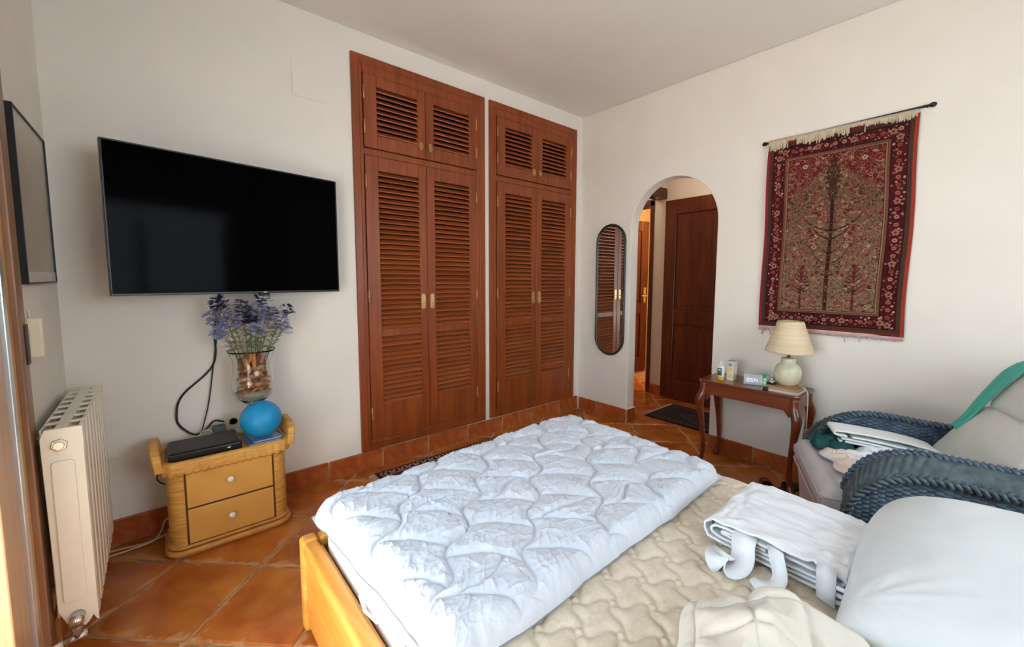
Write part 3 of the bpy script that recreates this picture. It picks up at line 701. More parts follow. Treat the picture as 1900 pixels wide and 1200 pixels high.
# tips: x, y, z, material, blossom length
tips = [(0.175, 2.50, 1.085, 0, 0.09), (0.205, 2.49, 1.150, 1, 0.06), (0.215, 2.53, 1.12, 0, 0.09), (0.305, 2.53, 1.135, 2, 0.13), (0.335, 2.49, 1.05, 1, 0.03), (0.255, 2.48, 1.07, 0, 0.07),
        (0.375, 2.50, 1.115, 0, 0.09), (0.405, 2.52, 1.165, 1, 0.06), (0.418, 2.49, 1.10, 0, 0.08), (0.520, 2.53, 1.100, 1, 0.05), (0.490, 2.50, 1.055, 0, 0.08), (0.368, 2.47, 1.01, 0, 0.05),
        (0.505, 2.49, 1.00, 0, 0.05), (0.195, 2.47, 1.00, 0, 0.05), (0.45, 2.55, 1.09, 2, 0.07), (0.35, 2.57, 1.10, 2, 0.09)]
for (tx, ty, tz, mi, bl_) in tips:
    base = Vector((VC[0]+(tx-VC[0])*0.30, VC[1]+(ty-VC[1])*0.3, 0.80)); tip = Vector((tx, ty, tz)); mid = base.lerp(tip, 0.45)+Vector((0, 0, 0.025))
    pts = spline([base, mid, tip], 6)
    part('stem', MB().tube(pts, 0.0016, 5), STEM, bq)
    mb = MB(); axis = (tip-mid).normalized()
    nf = int(bl_/0.0020)
    for q in range(nf):
        c = tip-axis*(bl_*q/nf); a = rr.uniform(0, 2*PI); u = axis.cross(Vector((0.3, 0.9, 0.1))).normalized(); w = axis.cross(u)
        rad_ = (0.006+0.019*math.sin(PI*(q+0.6)/(nf+0.6)))*rr.uniform(0.8, 1.35); dv = u*math.cos(a)+w*math.sin(a)
        p1 = c+dv*rad_; s1 = u*math.cos(a+1.57)+w*math.sin(a+1.57); L = rr.uniform(0.016, 0.025)
        for rot in (-0.7, 0.0, 0.7):                                     # three-lobed floret
            dd = (dv*math.cos(rot)+s1*math.sin(rot)+axis*rr.uniform(-0.2, 0.5)).normalized(); sd = dd.cross(axis).normalized()*0.0085
            mb.add([c+dv*rad_*0.3, p1+sd*0.6, p1+dd*L*0.6+sd, p1+dd*L, p1+dd*L*0.6-sd, p1-sd*0.6], [(0, 1, 2, 3, 4, 5)])
    part('blossom', mb, LAV[mi], bq, recalc=False)
    lf = MB()
    for q in range(34):
        c = pts[int(len(pts)*rr.uniform(0.25, 0.85))]; a = rr.uniform(0, 2*PI); dv = Vector((math.cos(a), math.sin(a), rr.uniform(0.1, 0.9))).normalized(); sd = dv.cross(Vector((0, 0, 1))).normalized()*rr.uniform(0.0035, 0.006); L = rr.uniform(0.03, 0.055)
        lf.add([c, c+dv*L*0.4+sd, c+dv*L+Vector((0, 0, -0.006)), c+dv*L*0.4-sd], [(0, 1, 2, 3)])
    part('leaves', lf, LEAF, bq, recalc=False)

# outlet, adapter and cables behind the nightstand
ol = thing('wall_socket', 'beige wall socket behind the blue ball above the nightstand', 'socket', (0.262, YB, 0.48))
part('plate', MB().box(0.222, 0.304, YB-0.009, YB, 0.445, 0.527), IVORY, ol, bevel=0.003)
so = MB().lathe([(0.022, 0), (0.022, 0.003), (0.018, 0.003), (0.017, -0.004), (0.004, -0.004)], n=24); so.v = [(0.262+x, YB-0.009-z, 0.486+y) for x, y, z in so.v]
part('socket_well', so, mat('beige_plastic', (206, 190, 160), 0.4), ol)
tag(part('power_adapter', MB().box(0.168, 0.222, 2.59, 2.63, 0.430, 0.494), GPLAS, None, bevel=0.006), 'grey power adapter on the nightstand beside the wall socket', 'adapter')
def cable(label, pts, r, mt, n=8, group=None, nm='cable'):
    return tag(part(nm, MB().tube(spline(pts, n), r, 6), mt), label, 'cable', group)
BC = mat('black_cable', (24, 22, 22), 0.45); WC = mat('cream_cable', (214, 190, 150), 0.5); GC = mat('grey_cable', (120, 124, 134), 0.5)
yw = YB-0.012
cable('thick black cable looping down the wall from the television to the nightstand', [(0.236, yw-0.05, 1.25), (0.226, yw, 1.12), (0.205, yw, 0.98), (0.19, yw, 0.80), (0.06, yw, 0.66), (0.035, yw, 0.56), (0.05, yw, 0.505), (0.10, yw-0.015, 0.46), (0.145, yw-0.012, 0.475), (0.18, yw-0.01, 0.51), (0.22, yw-0.02, 0.50)], 0.0048, BC)
cable('thin black cable dropping straight from the television to the nightstand', [(0.243, yw-0.04, 1.25), (0.232, yw, 1.08), (0.200, yw, 0.86), (0.165, yw-0.005, 0.62), (0.130, yw-0.02, 0.48), (0.115, yw-0.05, 0.4715)], 0.0030, BC)
cable('short pale cord curled behind the set-top box', [(0.11, 2.585, 0.462), (0.125, 2.60, 0.478), (0.150, 2.605, 0.482), (0.170, 2.60, 0.465)], 0.003, WC)
cable('black cable loop hanging below the left end of the nightstand', [(0.0, 2.60, 0.36), (-0.03, 2.61, 0.34), (-0.052, 2.615, 0.29), (-0.03, 2.615, 0.255), (0.0, 2.61, 0.25)], 0.003, BC)
cable('cream cable on the floor between radiator and nightstand, the straighter one', [(-0.25, 2.60, 0.006), (-0.19, 2.595, 0.006), (-0.10, 2.575, 0.008), (-0.02, 2.59, 0.02), (0.02, 2.63, 0.05)], 0.004, WC)
cable('cream cable on the floor between radiator and nightstand, the looped one', [(-0.25, 2.555, 0.006), (-0.17, 2.560, 0.006), (-0.08, 2.575, 0.008), (-0.05, 2.61, 0.03), (-0.035, 2.64, 0.06), (0.0, 2.64, 0.075)], 0.004, WC)

# ------------------------------------------------------------------ bed
BX0, BX1, BYF, BYH = 0.330, 1.765, 1.590, -0.56
bed = thing('bed_frame', 'honey pine bed frame with panelled side rail', 'bed', ((BX0+BX1)/2, 0.5, 0))
def rail(x0, x1, y0, y1, zt, along):
    mb = MB(); 
    return mb
RT = 0.335
r1 = MB(); r1.box(BX0+0.004, BX0+0.036, BYH, BYF-0.02, 0.03, RT-0.035)
part('side_rail', r1, PINEP, bed, bevel=0.004)
r1b = MB().box(BX1-0.036, BX1-0.004, BYH, BYF-0.02, 0.03, RT-0.035); part('side_rail', r1b, PINEP, bed, bevel=0.004)
for xa, xb in ((BX0-0.004, BX0+0.046), (BX1-0.046, BX1+0.004)):
    tr = MB().box(xa, xb, BYH, BYF-0.045, RT-0.045, RT); part('top_rail', tr, PINE, bed, bevel=0.014, seg=4)
    lp = MB().box(xa+0.045 if xa < 1 else xa-0.012, xb+0.012 if xa < 1 else xb-0.045, BYH, BYF-0.06, RT-0.05, RT-0.022); part('inner_ledge', lp, PINE, bed, bevel=0.004)
for xa in (BX0-0.006, BX1-0.05):
    part('corner_post', MB().box(xa, xa+0.056, BYF-0.052, BYF+0.004, 0.0, RT+0.004), PINE, bed, bevel=0.016, seg=4)
    part('corner_post', MB().box(xa, xa+0.056, BYH-0.05, BYH+0.006, 0.0, RT+0.004), PINE, bed, bevel=0.016, seg=4)
part('foot_rail', MB().box(BX0+0.05, BX1-0.05, BYF-0.040, BYF-0.008, 0.03, RT-0.03), PINEP, bed, bevel=0.004)
part('top_rail', MB().box(BX0+0.05, BX1-0.05, BYF-0.05, BYF, RT-0.045, RT), PINE, bed, bevel=0.014, seg=4)
part('head_rail', MB().box(BX0+0.05, BX1-0.05, BYH-0.04, BYH, 0.03, RT), PINEP, bed, bevel=0.004)
sl = MB()
for k in range(12): sl.box(BX0+0.04, BX1-0.04, BYH+0.05+k*0.17, BYH+0.13+k*0.17, 0.235, 0.252)
sl.box(BX0+0.036, BX0+0.06, BYH, BYF-0.05, 0.20, 0.235); sl.box(BX1-0.06, BX1-0.036, BYH, BYF-0.05, 0.20, 0.235)
part('slat_base', sl, PINEP, bed)

# mattress
MX0, MX1, MY0, MY1, MZ0, MZ1 = 0.392, 1.712, -0.50, 1.515, 0.255, 0.455
mt_ = thing('mattress', 'cream quilted mattress with white border lying on the pine bed', 'mattress', ((MX0+MX1)/2, (MY0+MY1)/2, MZ0))
def roundgrid(x0, x1, y0, y1, R, T, z0, nu, nv):
    """plan grid whose rim rolls down a quarter circle (radius R horizontally, T vertically)"""
    def ax(a, b, n):
        k = max(4, int(0.14*n)); th = np.linspace(0, PI/2, k); e = R*(1-np.cos(th))
        return np.concatenate([a+e, np.linspace(a+R, b-R, n-2*k+2)[1:-1], (b-e)[::-1]])
    x = ax(x0, x1, nu); y = ax(y0, y1, nv); X, Y = np.meshgrid(x, y)
    dx = np.minimum(X-x0, x1-X)/R; dy = np.minimum(Y-y0, y1-Y)/R
    ex = np.clip(1-dx, 0, 1); ey = np.clip(1-dy, 0, 1); e = np.clip(np.sqrt(ex**2+ey**2), 0, 1)
    prof = np.sqrt(1-e**2)
    return X, Y, z0+T*prof, prof
X, Y, Z, pf_ = roundgrid(MX0, MX1, MY0, MY1, 0.035, 0.035, MZ1-0.035, 440, 560)
px_, py_ = 0.1262, 0.0706
u = (X-0.866)/px_; v = (Y-0.657)/(2*py_)
# seams of the two diagonal families, bowed, meeting in small rings
a = u+v; b = u-v
wa = a+0.12*np.sin(2*PI*b); wb_ = b-0.12*np.sin(2*PI*a)
da = np.abs(wa-np.round(wa)); db = np.abs(wb_-np.round(wb_))
ka = a-np.round(a); kb_ = b-np.round(b); kr = np.sqrt((ka+kb_)**2*0.25*px_**2*4*0.25*4/4+((ka-kb_)/2*2*py_)**2)
un = (ka+kb_)/2*px_; vn = (ka-kb_)/2*2*py_; kr = np.sqrt(un**2+vn**2)
dd = np.minimum(da, db)*0.062
ring = np.abs(kr-0.011); dd = np.where(kr < 0.011, ring+0.0015, np.minimum(dd, ring))
puff = 1-np.exp(-(dd/0.0065)**1.1)
Z = Z+pf_*(0.0095*puff-0.0095+0.0022*(fbm(X*30, Y*30, 3)-0.5)*puff+0.006*(fbm(X*3, Y*3, 8)-0.5))
gridobj('top_panel', np.stack([X, Y, Z], -1), TICK, mt_)
sd = MB(); sd.prism(rrect(MX0+0.001, MX1-0.001, MY0+0.001, MY1-0.001, 0.035, 6), MZ0, MZ1-0.034, smooth=True)
part('border', sd, SIDE, mt_)
pp = MB().tube([(x, y, MZ1-0.03) for x, y in rrect(MX0-0.002, MX1+0.002, MY0-0.002, MY1+0.002, 0.037, 6)], 0.005, 6, closed=True)
pp.tube([(x, y, MZ0+0.012) for x, y in rrect(MX0-0.002, MX1+0.002, MY0-0.002, MY1+0.002, 0.037, 6)], 0.005, 6, closed=True); part('piping', pp, SIDE, mt_)
lab = MB().box(MX0-0.0035, MX0-0.0005, 0.80, 0.875, 0.345, 0.39); part('care_label', lab, mat('grey_label', (176, 172, 170), 0.7), mt_, label='small grey woven label')
hl = MB().tube([(MX0-0.006, 1.16, 0.345), (MX0-0.014, 1.10, 0.338), (MX0-0.006, 1.03, 0.345)], 0.005, 8, flat=0.3); part('side_handle', hl, SIDE, mt_)

# duvet
nu, nv = 520, 380
X, Y, Z, pf_ = roundgrid(0, 1, 0, 1, 0.055, 1.0, 0.0, nu, nv)
# corner mapping: near-left, near-right, far-right, far-left
c00 = np.array([0.378, 0.660]); c10 = np.array([1.655, 0.690]); c11 = np.array([1.665, 1.552]); c01 = np.array([0.343, 1.455])
W = ((1-X)*(1-Y))[..., None]*c00+(X*(1-Y))[..., None]*c10+(X*Y)[..., None]*c11+((1-X)*Y)[..., None]*c01
wx, wy = W[..., 0], W[..., 1]
wob = 0.012*(fbm(wx*7, wy*7, 21)-0.5)
wx2 = wx+wob*2*(np.minimum(X, 1-X) < 0.2); wy2 = wy+0.030*(fbm(wx*6+3, wy*6, 27)-0.5)
P_ = 0.205; Q_ = 0.200
A1 = (wx-wy-0.205)/math.sqrt(2)/P_; Bq = (wx+wy)/math.sqrt(2)/Q_
A2 = A1+0.09*np.sin(2*PI*Bq)+0.05*(fbm(wx*5, wy*5, 40)-0.5)
colk = np.floor(A2); tt = A2-colk; dA = np.minimum(tt, 1-tt)*P_
Bo = Bq+0.5*(colk % 2)+0.07*(fbm(wx*6, wy*6, 44)-0.5)
arc = (0.19+0.10*(fbm(wx*3, wy*3, 90)-0.5))*np.sin(PI*tt)**0.7
Bo = Bo*Q_/0.145; d1_ = np.abs((Bo-arc)-np.round(Bo-arc))*0.145; d2_ = np.where((np.floor(Bo-arc) % 3) == 0, np.abs(tt-0.5-0.6*((Bo-arc) % 1-0.5))*0.205, 9)
dq = np.minimum(dA, np.minimum(d1_, d2_))
puff = 1-np.exp(-(dq/0.010)**1.1)
# crinkles that run out of the seams, strongest near them
wr1 = ridge(wx*16+3*fbm(wx*5, wy*5, 2), wy*16+3*fbm(wx*5, wy*5, 4), 50, 3, 5.0)
wr2 = ridge((wx-wy)*26+3*fbm(wx*6, wy*6, 7), (wx+wy)*7+2*fbm(wx*6, wy*6, 9), 60, 2, 5.0)
wr3 = ridge(wx*9+2*fbm(wx*5, wy*5, 17), wy*34+5*fbm(wx*4, wy*4, 19), 66, 2, 6.0)
near_seam = np.exp(-(dq/0.035)**2)
Hh = 0.0145*(0.55*puff+0.45*(1-np.exp(-(dq/0.05)**1.5)))+0.0050*wr1*puff+0.0080*wr2*(0.35+0.65*near_seam)*puff+0.0070*wr3*(0.4+0.6*near_seam)*puff+0.012*(fbm(wx*4, wy*4, 70)-0.5)+0.004*(fbm(wx*11, wy*11, 71)-0.5)*2.2*puff
T0 = 0.070
zd = MZ1+0.006+pf_*(T0-0.012+Hh)+(1-pf_)*0.004
# overhang at the far and left sides: rim hangs over the mattress edge
ov = np.clip((wy-1.50)/0.06, 0, 1)*0.030; zd = zd-ov*pf_*0.6
dv_ = gridobj('quilted_duvet', np.stack([wx2, wy2, zd], -1), DUVET, None, sol=0)
tag(dv_, 'thick white quilted duvet folded over the foot half of the bed', 'duvet')
# underside
und = np.stack([wx2, wy2, np.full_like(wx2, MZ1+0.005)], -1)[::6, ::6]
gridobj('underside', und, DUVET, dv_)

# pillow
def pillow(name, label, c, hx, hy, T, rot, mtl, z0, seed=0, pinch=0.06):
    n = 120; t = np.linspace(-1, 1, n); U, V = np.meshgrid(t, t)
    rx = 1-pinch*(V**2)*0+0; 
    rU = np.sin(U*PI/2); rV = np.sin(V*PI/2); prof = np.clip(1-np.abs(rU)**3.0, 0, 1)**0.5*np.clip(1-np.abs(rV)**3.0, 0, 1)**0.5
    x = hx*U*(1-0.05*(1-V**2)); y = hy*V*(1-0.07*(1-U**2))
    lowx = (1-rU)/2; k_ = 0.30-0.24*lowx*(rV > 0); x = hx*rU*np.sqrt(1-k_*rV**2)+0.075*lowx*(-rV)+0.02*lowx; y = hy*rV*np.sqrt(1-k_*rU**2)
    x = x*(1-0.05*np.abs(V)**3*0); cr = np.hypot(x+hx*0.95, y-hy*0.9); w = 0.022*(fbm(x*4, y*4, seed+1)-0.5)+0.008*ridge(x*3+y*1.5, y*4-x*1.5, seed+4, 2, 4)*prof+0.010*np.exp(-(cr/0.16)**2)*ridge(np.arctan2(y-hy*0.9, x+hx*0.95)*4, cr*3, seed+9, 1, 3)
    up = z0+T*0.42+T*0.58*prof+w*prof; lo = z0+T*0.42-T*0.42*np.clip(prof*1.6, 0, 1)
    ca, sa = math.cos(rot), math.sin(rot)
    def M(z): return np.stack([c[0]+ca*x-sa*y, c[1]+sa*x+ca*y, z], -1)
    o = gridobj(name, M(up), mtl, None); tag(o, label, 'pillow'); gridobj('underside', M(lo), mtl, o); return o
pillow('pillow', 'large plump white pillow on the near right of the mattress', (1.462, -0.145), 0.385, 0.360, 0.180, 0.04, PILLOW, MZ1+0.002, 3)

# ribbons / folded fabrics
def ribbon(name, path2, origin, dir_path, dir_w, width, thick, mtl, parent=None, nw=24, wr=0.003, seed=0, edge=None):
    """path2: list of (s, z) in the plane (dir_path, up); swept sideways along dir_w"""
    pts = spline([(p[0], 0, p[1]) for p in path2], 8); n = len(pts); O = np.array(origin); dp = np.array(dir_path, float); dw = np.array(dir_w, float)
    s = np.array([p.x for p in pts]); z = np.array([p.z for p in pts]); w = np.linspace(0, width, nw)
    S_, W_ = np.meshgrid(s, w); Z_, _ = np.meshgrid(z, w); I_, _ = np.meshgrid(np.arange(n)*0.25, w)
    nz = (fbm(I_*0.9, W_*22, seed, 3)-0.5)*wr*2.0+(ridge(I_*1.2, W_*9, seed+7, 2, 4))*wr
    P = O[None, None, :]+S_[..., None]*dp+W_[..., None]*dw; P[..., 2] += Z_+nz
    return gridobj(name, P, mtl, parent, sol=thick)
bk = thing('folded_cover', 'white fitted cover with straps folded in a stack on the mattress', 'cover', (1.38, 0.38, MZ1))
zb0 = MZ1+0.007
Dy = (0, 1, 0)
# the fold runs along x; the cross-section faces the left edge of the bed
layers = [
    [(0.0, 0.006), (0.15, 0.006), (0.31, 0.010), (0.345, 0.020), (0.350, 0.045), (0.325, 0.066), (0.25, 0.070), (0.12, 0.066), (0.03, 0.062), (0.0, 0.052), (0.012, 0.040), (0.06, 0.038)],
    [(0.04, 0.020), (0.18, 0.020), (0.30, 0.022), (0.33, 0.034), (0.32, 0.052), (0.27, 0.056), (0.15, 0.052), (0.06, 0.048)],
    [(0.05, 0.030), (0.18, 0.031), (0.275, 0.033), (0.30, 0.040), (0.275, 0.045), (0.18, 0.042)]]
for k, Lr in enumerate(layers):
    ribbon('fold', Lr, (1.215, 0.205, zb0), Dy, (1, 0.0, 0), 0.335, 0.006, COVER, bk, nw=70, wr=0.0075 if k == 0 else 0.002, seed=k*5+1)
# soft bundle of edge folds on the near side
def strap(pts, w, nm='strap'):
    P = spline(pts, 8); mb = MB(); rings = []
    for i, p in enumerate(P):
        q = (P[min(i+1, len(P)-1)]-P[max(i-1, 0)]).normalized(); sd = Vector((0.25, 1, 0.1)); sd = sd-q*sd.dot(q); sd.normalize()
        rings.append([tuple(p-sd*w/2), tuple(p+sd*w/2)])
    mb.loft(rings, closed=False, caps=False); return part(nm, mb, COVER, bk, sol=0.003)
strap([(1.225, 0.440, zb0+0.062), (1.195, 0.435, zb0+0.050), (1.165, 0.425, zb0+0.020), (1.130, 0.430, zb0+0.006), (1.10, 0.45, zb0+0.010), (1.12, 0.475, zb0+0.028), (1.16, 0.47, zb0+0.02)], 0.062)
strap([(1.222, 0.365, zb0+0.062), (1.190, 0.350, zb0+0.058), (1.160, 0.330, zb0+0.025), (1.135, 0.335, zb0+0.010), (1.11, 0.36, zb0+0.014), (1.10, 0.37, zb0+0.004)], 0.036)
strap([(1.225, 0.245, zb0+0.072), (1.195, 0.240, zb0+0.065), (1.175, 0.235, zb0+0.030), (1.180, 0.235, zb0+0.004)], 0.042)
for k in range(3):
    y = 0.225-0.010*k; zz = zb0+0.012+0.018*k
    part('edge_roll', MB().tube(spline([(1.190, y+0.03, zz), (1.185, y-0.02, zz+0.004), (1.21, y-0.055, zz+0.006), (1.26, y-0.06, zz+0.003), (1.30, y-0.03, zz)], 6), 0.0065, 8, flat=0.8), COVER, bk)

# crumpled quilted protector at the near edge of the mattress
nu = 260; t = np.linspace(0, 1, nu); U, V = np.meshgrid(t, t)
ang = U*2*PI; R = np.sqrt(V)
edge_pts = [(-1.2, 0.24), (-0.6, 0.20), (0.0, 0.20), (0.35, 0.24), (0.8, 0.33), (1.3, 0.34), (1.9, 0.30), (2.5, 0.36), (3.2, 0.42), (4.0, 0.45), (5.083, 0.24)]
er = np.interp((ang+1.2) % (2*PI)-1.2, [p[0] for p in edge_pts], [p[1] for p in edge_pts])
er = er*(1+0.06*np.sin(ang*5+1)+0.03*np.sin(ang*11))
cx_, cy_ = 0.82, 0.100
XX = cx_+R*er*np.cos(ang)*0.98; YY = cy_+R*er*np.sin(ang)
fall = np.clip(1-R**6, 0, 1)**0.5
dq1 = np.abs(((XX+YY*0.6+0.05*fbm(XX*4, YY*4, 6))/0.13) % 1-0.5)*2; dq2 = np.abs(((YY-XX*0.5+0.04*fbm(XX*5, YY*5, 9))/0.12) % 1-0.5)*2
seamd = np.minimum(1-dq1, 1-dq2)*0.06; pfq = 1-np.exp(-(seamd/0.010))
ZZ = MZ1+0.002+fall*(0.018+0.055*np.exp(-((XX-1.0)/0.05)**2-((YY-0.2)/0.16)**2)+0.03*np.exp(-((XX-0.86)/0.05)**2-((YY-0.25)/0.12)**2)+0.075*ridge(XX*3.2+1.0, YY*2.2-0.5, 33, 1, 1.5)+0.012*pfq+0.020*ridge((XX-YY)*6, (XX+YY)*3, 35, 2, 3)+0.004*ridge(XX*20, YY*14, 36, 2, 3))
tag(gridobj('crumpled_protector', np.stack([XX, YY, ZZ], -1), CREAMQ, None), 'crumpled cream quilted mattress protector on the near part of the mattress', 'bedding')

# ------------------------------------------------------------------ console table
TX0, TX1, TY0, TY1, TZ = 2.672, 2.972, 0.722, 1.305, 0.590
tb = thing('side_table', 'red mahogany side table with cabriole legs beneath the wall rug', 'table', ((TX0+TX1)/2, (TY0+TY1)/2, 0))
def canted(x0, x1, y0, y1, c): return [(x0+c, y0), (x1-c, y0), (x1, y0+c), (x1, y1-c), (x1-c, y1), (x0+c, y1), (x0, y1-c), (x0, y0+c)]
part('tabletop', MB().prism(canted(TX0-0.004, TX1+0.004, TY0-0.006, TY1+0.006, 0.022), TZ-0.018, TZ), TABLEW, tb, bevel=0.004)
ap = MB(); ap.box(TX0+0.010, TX0+0.028, TY0+0.02, TY1-0.02, TZ-0.095, TZ-0.018); ap.box(TX1-0.028, TX1-0.010, TY0+0.02, TY1-0.02, TZ-0.095, TZ-0.018)
ap.box(TX0+0.02, TX1-0.02, TY0+0.010, TY0+0.028, TZ-0.095, TZ-0.018); ap.box(TX0+0.02, TX1-0.02, TY1-0.028, TY1-0.010, TZ-0.095, TZ-0.018)
part('apron', ap, TABLEW, tb, bevel=0.002)
for sx in (-1, 1):
    for sy in (-1, 1):
        cx = TX0+0.026 if sx < 0 else TX1-0.026; cy = TY0+0.026 if sy < 0 else TY1-0.026
        prof = [(0.572, 0.0, 0.023), (0.52, 0.002, 0.024), (0.485, 0.012, 0.0265), (0.445, 0.020, 0.0265), (0.39, 0.018, 0.022), (0.32, 0.009, 0.018), (0.22, -0.001, 0.0150), (0.12, -0.006, 0.0135), (0.06, -0.001, 0.0135), (0.030, 0.008, 0.0175), (0.012, 0.011, 0.021), (0.0, 0.011, 0.019)]
        P = spline([(o, r, z) for z, o, r in prof], 4); rings = []
        for p in P:
            o_, r, z = p.x, p.y, p.z; ox = 0.75 if sx < 0 else 0.25
            rings.append([(cx+sx*o_*ox+r*math.copysign(abs(math.cos(a))**0.75, math.cos(a)), cy+sy*o_+r*math.copysign(abs(math.sin(a))**0.75, math.sin(a)), max(z, 0.0)) for a in [2*PI*k/16 for k in range(16)]])
        mb = MB().loft(rings)
        # ear bracket between knee and apron
        mb.prism([(cy-sy*0.018, TZ-0.095), (cy-sy*0.055, TZ-0.095), (cy-sy*0.040, TZ-0.108), (cy-sy*0.022, TZ-0.135)], cx-0.010, cx+0.010)
        k = len(mb.v)-8
        for q in range(k, k+8): y_, z_, x_ = mb.v[q]; mb.v[q] = (x_, y_, z_)
        part('leg', mb, TABLEW, tb)

# things on the table
lp = thing('table_lamp', 'cream ceramic table lamp with a beige conical shade', 'lamp', (2.838, 0.832, 0.615))
LC = (2.838, 0.832)
part('lamp_body', MB().lathe([(0.040, 0.616), (0.044, 0.619), (0.060, 0.634), (0.071, 0.660), (0.0735, 0.688), (0.069, 0.716), (0.056, 0.738), (0.040, 0.748), (0.038, 0.752), (0.040, 0.756), (0.040, 0.776), (0.037, 0.779), (0.010, 0.781)], (*LC, 0), 40),
     mat('cream_glazed_ceramic', (226, 218, 186), 0.35, rgb2=(216, 208, 174), scale=30, coat=0.3, bump=0.0006, bscale=80), lp)
part('lamp_neck', MB().lathe([(0.010, 0.780), (0.010, 0.81), (0.013, 0.812), (0.013, 0.85), (0.006, 0.852)], (*LC, 0), 16), CHROME, lp)
sh = MB(); prs = [(0.130, 0.818), (0.1275, 0.824), (0.103, 0.895), (0.078, 0.968), (0.0715, 0.993), (0.066, 1.004)]
sh.lathe(prs, (*LC, 0), 48, caps=False)
part('lamp_shade', sh, mat('beige_straw_shade', (222, 196, 158), 0.8, rgb2=(232, 208, 174), scale=22, stretch=(0.3, 0.3, 6), bump=0.0012, bscale=40), lp, sol=0.002)
part('shade_ring', MB().tube([(LC[0]+0.066*math.cos(a), LC[1]+0.066*math.sin(a), 1.004) for a in np.linspace(0, 2*PI, 32, endpoint=False)], 0.002, 6, closed=True).tube([(LC[0]-0.066, LC[1], 1.0), (LC[0], LC[1], 0.99), (LC[0]+0.066, LC[1], 1.0)], 0.0015, 5).tube([(LC[0], LC[1], 0.99), (LC[0], LC[1], 0.85)], 0.003, 6), BRASS, lp)
# books under the lamp
book('book', 'white-edged book lying on the side table, lower of the two under the lamp', 2.700, 2.86, 0.735, 0.930, TZ+0.0005, TZ+0.0125, mat('pale_grey_cover', (188, 186, 176), 0.5), 0.0)
book('book', 'brown-covered book directly under the lamp, upper of the two', 2.720, 2.885, 0.742, 0.925, TZ+0.013, TZ+0.0245, mat('tan_cover', (176, 130, 92), 0.5), 0.03)
# alarm clock
ck = thing('digital_clock', 'white block digital alarm clock on the side table', 'clock', (2.80, 0.98, TZ), 0, local=True)
ck.rotation_euler = (0, 0, math.radians(-78))
part('case', MB().box(-0.082, 0.082, -0.022, 0.022, 0, 0.068), mat('white_wood_case', (196, 198, 202), 0.5, rgb2=(184, 186, 192), scale=18, stretch=(0.3, 1, 2)), ck, bevel=0.003)
SEG = {'0': 'abcdef', '1': 'bc', '2': 'abged', '3': 'abgcd', '4': 'fgbc', '5': 'afgcd', '6': 'afgedc', '9': 'abcdfg'}
dg = MB()
def digit(ch, x, z, w, h, t):
    R_ = {'a': (x, x+w, z+h-t, z+h), 'g': (x, x+w, z+h/2-t/2, z+h/2+t/2), 'd': (x, x+w, z, z+t), 'f': (x, x+t, z+h/2, z+h), 'b': (x+w-t, x+w, z+h/2, z+h), 'e': (x, x+t, z, z+h/2), 'c': (x+w-t, x+w, z, z+h/2)}
    for s1 in SEG[ch]: a_, b_, c_, d_ = R_[s1]; dg.box(a_, b_, -0.0232, -0.0218, c_, d_)
for ch, x in (('0', -0.064), ('5', -0.044), ('1', -0.030), ('4', -0.018)): digit(ch, x, 0.018, 0.015 if ch != '1' else 0.011, 0.024, 0.0042)
for ch, x in (('1', 0.012), ('6', 0.030)): digit(ch, x, 0.019, 0.010, 0.017, 0.0034)
lm = mat('clock_digits', (250, 250, 255), 0.4); lm.node_tree.nodes['Principled BSDF'].inputs['Emission Color'].default_value = (1, 1, 1, 1); lm.node_tree.nodes['Principled BSDF'].inputs['Emission Strength'].default_value = 0.15
part('digits', dg, lm, ck)
# lotion bottle
b1 = thing('lotion_bottle', 'white squeeze bottle with dark green label and yellow cap base on the side table', 'bottle', (2.742, 1.195, TZ))
def oval(c, rx, ry, zs): return [[(c[0]+rx*k*math.cos(a), c[1]+ry*k*math.sin(a), z) for a in [2*PI*q/28 for q in range(28)]] for z, k in zs]
bc = (2.742, 1.195)
part('cap', MB().loft(oval(bc, 0.016, 0.024, [(TZ, 0.94), (TZ+0.002, 1), (TZ+0.024, 1.02), (TZ+0.026, 0.98)])), mat('yellow_plastic', (226, 168, 30), 0.35), b1)
part('bottle_body', MB().loft(oval(bc, 0.016, 0.024, [(TZ+0.026, 0.98), (TZ+0.03, 1.0), (TZ+0.085, 1.0), (TZ+0.093, 0.96), (TZ+0.095, 0.80)])), WPLAS, b1)
part('label', MB().box(bc[0]-0.0168, bc[0]-0.0150, bc[1]-0.015, bc[1]+0.013, TZ+0.034, TZ+0.082), mat('dark_green_label', (28, 62, 40), 0.4, rgb2=(96, 140, 70), scale=60), b1)
part('label_stripe', MB().box(bc[0]-0.0174, bc[0]-0.0166, bc[1]-0.009, bc[1]+0.007, TZ+0.066, TZ+0.074), WPLAS, b1)
# carton
b2 = thing('medicine_carton', 'tall white and yellow carton behind the lotion bottle', 'box', (2.80, 1.150, TZ))
part('carton', MB().box(2.785, 2.845, 1.132, 1.172, TZ, TZ+0.125), mat('cream_card', (232, 224, 204), 0.6), b2, bevel=0.001)
part('carton_print', MB().box(2.7842, 2.785, 1.137, 1.167, TZ+0.012, TZ+0.088), mat('yellow_print', (214, 176, 60), 0.5, rgb2=(236, 226, 190), scale=70), b2)
part('carton_print', MB().box(2.7842, 2.785, 1.140, 1.164, TZ+0.092, TZ+0.112), mat('dark_print', (70, 62, 74), 0.5, rgb2=(220, 214, 214), scale=120), b2)
part('glue_flap', MB().box(2.785, 2.845, 1.132, 1.172, TZ+0.1253, TZ+0.127), mat('grey_card', (168, 166, 168), 0.6), b2)
